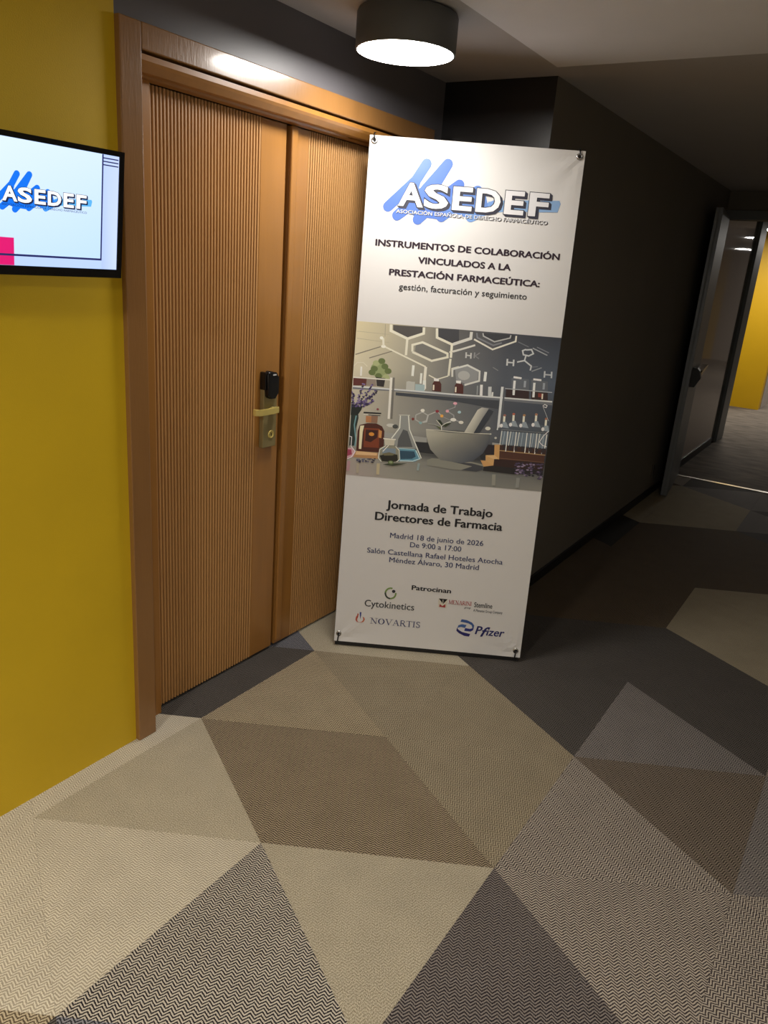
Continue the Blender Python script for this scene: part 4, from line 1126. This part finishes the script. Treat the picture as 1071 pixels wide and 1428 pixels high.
# printed laboratory picture
PZ0, PZ1 = .727, 1.3385
ph = Print(wob)
GV = [1.3385, 1.16, 1.06, .93, .835, .805, .727]
GC = [['cac09c', 'a19c89', '545352', '3a3d45', '2c323e'], ['cfc9ae', 'a3a090', '6d6f6f', '4b525d', '4c5868'], ['c0baa6', '8f8d84', '6a6d6d', '474d57', '3f4856'],
      ['bdb8a6', '989890', '777977', '50565f', '38404c'], ['8f8c82', '5f5f5b', '3e4043', '2c2f34', '26282d'], ['a09a90', '8c8c84', '7c7e79', '696c6a', '5c5f5e'], ['a99c98', '97968c', '85867f', '7e807b', '85847e']]
GU = [0, .2, .4, .6, .8]
NN = 6
for j in range(len(GV) - 1):
    for i in range(4):
        cs = [lin(GC[j][i]), lin(GC[j][i + 1]), lin(GC[j + 1][i + 1]), lin(GC[j + 1][i])]
        def bl(a, b):
            return tuple((cs[0][k] * (1 - a) + cs[1][k] * a) * (1 - b) + (cs[3][k] * (1 - a) + cs[2][k] * a) * b for k in range(3)) + (1,)
        for q in range(NN):
            for p in range(NN):
                pp = [(p / NN, q / NN), ((p + 1) / NN, q / NN), ((p + 1) / NN, (q + 1) / NN), (p / NN, (q + 1) / NN)]
                ph.lay = 0
                ph.face([(GU[i] + (GU[i + 1] - GU[i]) * a, GV[j] + (GV[j + 1] - GV[j]) * b) for a, b in pp], [bl(a, b) for a, b in pp])
ph.shapes(PHOTO_SHAPES)
ph.c = [[tuple(min(1.0, q * 1.3) for q in c[:3]) + (1.0,) for c in cs] for cs in ph.c]
pho = ph.build('printed_picture', M_print, bn, (0.0002, BW - .0002, PZ0, PZ1))
pho['label'] = 'printed photograph of a laboratory bench with mortar and bottles'

# logo swoosh, sponsor marks
lg = Print(wob); lg.shapes(SWOOSH_SHAPES); lg.build('logo_brush_stroke', M_print, bn)
K_out, K_sh, K_w = ink('ink_outline', '1f2330'), ink('ink_grey_shadow', '3c3d4c'), ink('ink_white', 'efeff2')
LET = [('A', .124, .2185), ('S', .2205, .312), ('E', .3275, .402), ('D', .416, .508), ('E', .5235, .5965), ('F', .6145, .688)]
def logo_letters(parent, f, k, ms, z0, off, fn=None, name='logo_letter'):
    for ch, a, b in LET:
        for dx, dz, bo, m, o_ in ((.0085, -.0065, .04, ms[1], off), (.006, -.0045, .04, ms[1], off + .0001), (.003, -.002, .04, ms[1], off + .0002), (0, 0, .04, ms[0], off + .0003)):
            e = .0024 * k
            text(name + '_edge', ch, m, parent, f(a + dx) - e, f(b + dx) + e, z0 + dz * k - e, .0835 * k + 2 * e, swell=.052, off=o_, fn=fn)
        text(name, ch, ms[2], parent, f(a), f(b), z0, .0835 * k, swell=.03, off=off + .0005, fn=fn)
logo_letters(bn, lambda u: u, 1.0, (K_out, K_sh, K_w), 1.7728, .0016, wob)
SUB = 'ASOCIACI\u00d3N ESPA\u00d1OLA DE DERECHO FARMAC\u00c9UTICO'
text('lettering', SUB, K_out, bn, .1213, .6925, 1.7460, .0130, bold=.045, off=.0017, fn=wob)
text('lettering', SUB, K_w, bn, .120, .6905, 1.7472, .0125, bold=-.005, off=.0020, fn=wob)
K_ti = ink('ink_aubergine', '2b1a2a'); K_bk = ink('ink_black', '1d1d22'); K_nv = ink('ink_navy', '323a66'); K_gy = ink('ink_graphite', '33363b')
def T(txt, x0, x1, z, cap, m, bold=0.0, shear=0.0, space=1.0, off=.0012): return text('lettering', txt, m, bn, x0, x1, z, cap, bold, shear, off, wob, space=space)
T('INSTRUMENTOS DE COLABORACI\u00d3N', .0515, .7525, 1.6245, .0222, K_ti, .05)
T('VINCULADOS A LA', .2195, .573, 1.5722, .0222, K_ti, .05)
T('PRESTACI\u00d3N FARMACE\u00daTICA:', .1125, .690, 1.5205, .0222, K_ti, .05)
T('gesti\u00f3n, facturaci\u00f3n y seguimiento', .154, .6475, 1.4702, .0225, K_bk, .012)
T('Jornada de Trabajo', .1776, .6125, .602, .0330, K_bk, .04)
T('Directores de Farmacia', .1345, .6587, .549, .0330, K_bk, .04)
T('Madrid 18 de junio de 2026', .2022, .5897, .4775, .0215, K_nv, .014)
T('De 9:00 a 17:00', .2884, .5012, .4448, .0215, K_nv, .014)
T('Sal\u00f3n Castellana Rafael Hoteles Atocha', .1117, .678, .4052, .0215, K_nv, .014)
T('M\u00e9ndez \u00c1lvaro, 30 Madrid', .2075, .5822, .3722, .0215, K_nv, .014)
T('Patrocinan', .3125, .4768, .2597, .0200, K_bk, .04)
T('Cytokinetics', .119, .3297, .168, .0290, K_gy, .012)
T('Stemline', .581, .6573, .2085, .0215, K_bk, .02)
T('A Menarini Group Company', .580, .703, .1885, .0112, K_gy, .012)
T('group', .5405, .5675, .199, .0085, K_bk, .01, .3)
T('P', .598, .6265, .0885, .036, ink('ink_royal_blue', '22256b'), .03, .22)
T('f', .6215, .6585, .0795, .044, bpy.data.materials['ink_royal_blue'], .02, .35)
T('izer', .6455, .7215, .0868, .034, bpy.data.materials['ink_royal_blue'], .025, .22)
for nm, a, b in (('ring_mark', 0, 4), ('flame_mark', 4, 7), ('square_mark', 7, 12), ('ribbon_mark', 12, 16)):
    q = Print(wob); q.shapes(LOGO_SHAPES[a:b]); q.build(nm, M_print, bn)
for wd_, cl_, a, b, z, cp in (('NOVARTIS', '343a6c', .1490, .3640, .0925, .0262), ('MENARINI', 'a8383c', .4725, .5700, .2120, .0180)):
    q = Print(wob); serif_word(q, wd_, cl_, a, b, z, cp); q.build('serif_lettering', M_print, bn)

# ================================================================== WALL SCREEN
TVM = Matrix.Translation((-.0965, -.1146, 1.4914)) @ Matrix.Rotation(-.014, 4, 'Z') @ Matrix.Rotation(.097, 4, 'X')
tv = tag(empty('wall_screen'), 'black flat screen with a blue logo slide on the yellow wall', 'screen')
tv.matrix_world = TVM
TW, TH = .50, .2965
bm = bmesh.new(); box(bm, -TW, 0, .001, .03, 0, TH, bev=.004); link_mesh('housing', bm, M_blackpl, tv)
bm = bmesh.new()
for b in ((-TW, 0, -.003, .001, TH - .012, TH), (-TW, 0, -.003, .001, 0, .0205), (-.0142, 0, -.003, .001, .0205, TH - .012), (-TW, -TW + .0142, -.003, .001, .0205, TH - .012)): box(bm, *b)
link_mesh('bezel', bm, M_blackpl, tv)
mbox('back_cover', M_blackmat, (-TW + .08, -.08, .03, .06, .04, TH - .05), tv, bev=.01)
bm = bmesh.new(); box(bm, -.31, -.19, .06, .075, .09, .21); tube(bm, [(-.25, .07, .15), (-.25, .104, .14)], .018, 12); link_mesh('wall_bracket', bm, M_blackmat, tv)
EM = .74
sx0, sx1, sz0, sz1 = -TW + .0142, -.0142, .0205, TH - .012
bm = bmesh.new(); box(bm, sx0, sx1, -.0004, .001, sz0, sz1); scr = link_mesh('display', bm, emit('display_glow', '9fc3f5', EM), tv)
tp = Print()
lk = .372; f_x = lambda u: -.3136 + (u - .126) * lk; z_l = .1562
def fpt(p): return (f_x(p[0]), z_l + (p[1] - 1.7728) * lk)
cm = {'5a7ccb': '0a70ea', '6a90d6': '1f7cf0', '7ba2dc': '3c92f0', '8fb4e0': '5ab0ee'}
tp.poly(['dcecff', 'cfe4ff', 'bcdaff', 'c8e0ff'], [(sx0, sz1), (-.0625, sz1), (-.0625, .0435), (sx0, .0435)])
tp.poly(['b8ccff', 'c2d2ff', 'c8d8ff', 'b0c4f8'], [(-.0585, sz1), (sx1, sz1), (sx1, sz0), (-.0585, sz0)])
tp.poly('b6cdfa', [(sx0, sz0), (-.0585, sz0), (-.0585, .042), (sx0, .042)])
tp.poly('d8146c', [(sx0, sz0), (-.2885, sz0), (-.2885, .080), (sx0, .080)])
tp.line('22265c', .0046, [(sx0, .0432), (-.0605, .0432)]); tp.line('22265c', .0040, [(-.0605, .0410), (-.0605, sz1)])
for z in (.2765, .2690, .2615): tp.line('1c2352', .0026, [(-.0585, z), (sx1 - .002, z)])
tp.shapes(SWOOSH_SHAPES, fpt, lk, lambda c: cm.get(c, c))
tp.build('slide_graphics', vcol_mat('slide_glow', .4, EM), tv, (sx0 + .0003, sx1 - .0003, sz0 + .0003, sz1 - .0003))
logo_letters(tv, f_x, lk, (emit('slide_outline', '0c1c50', EM * .6), emit('slide_shadow', '142a5e', EM * .6), emit('slide_white', 'ffffff', EM)), z_l, .0016, None, 'slide_letter')
text('lettering', SUB, bpy.data.materials['slide_outline'], tv, f_x(.1215), f_x(.692), z_l + (1.7467 - 1.7728) * lk, .0125 * lk, bold=.0, off=.0017)
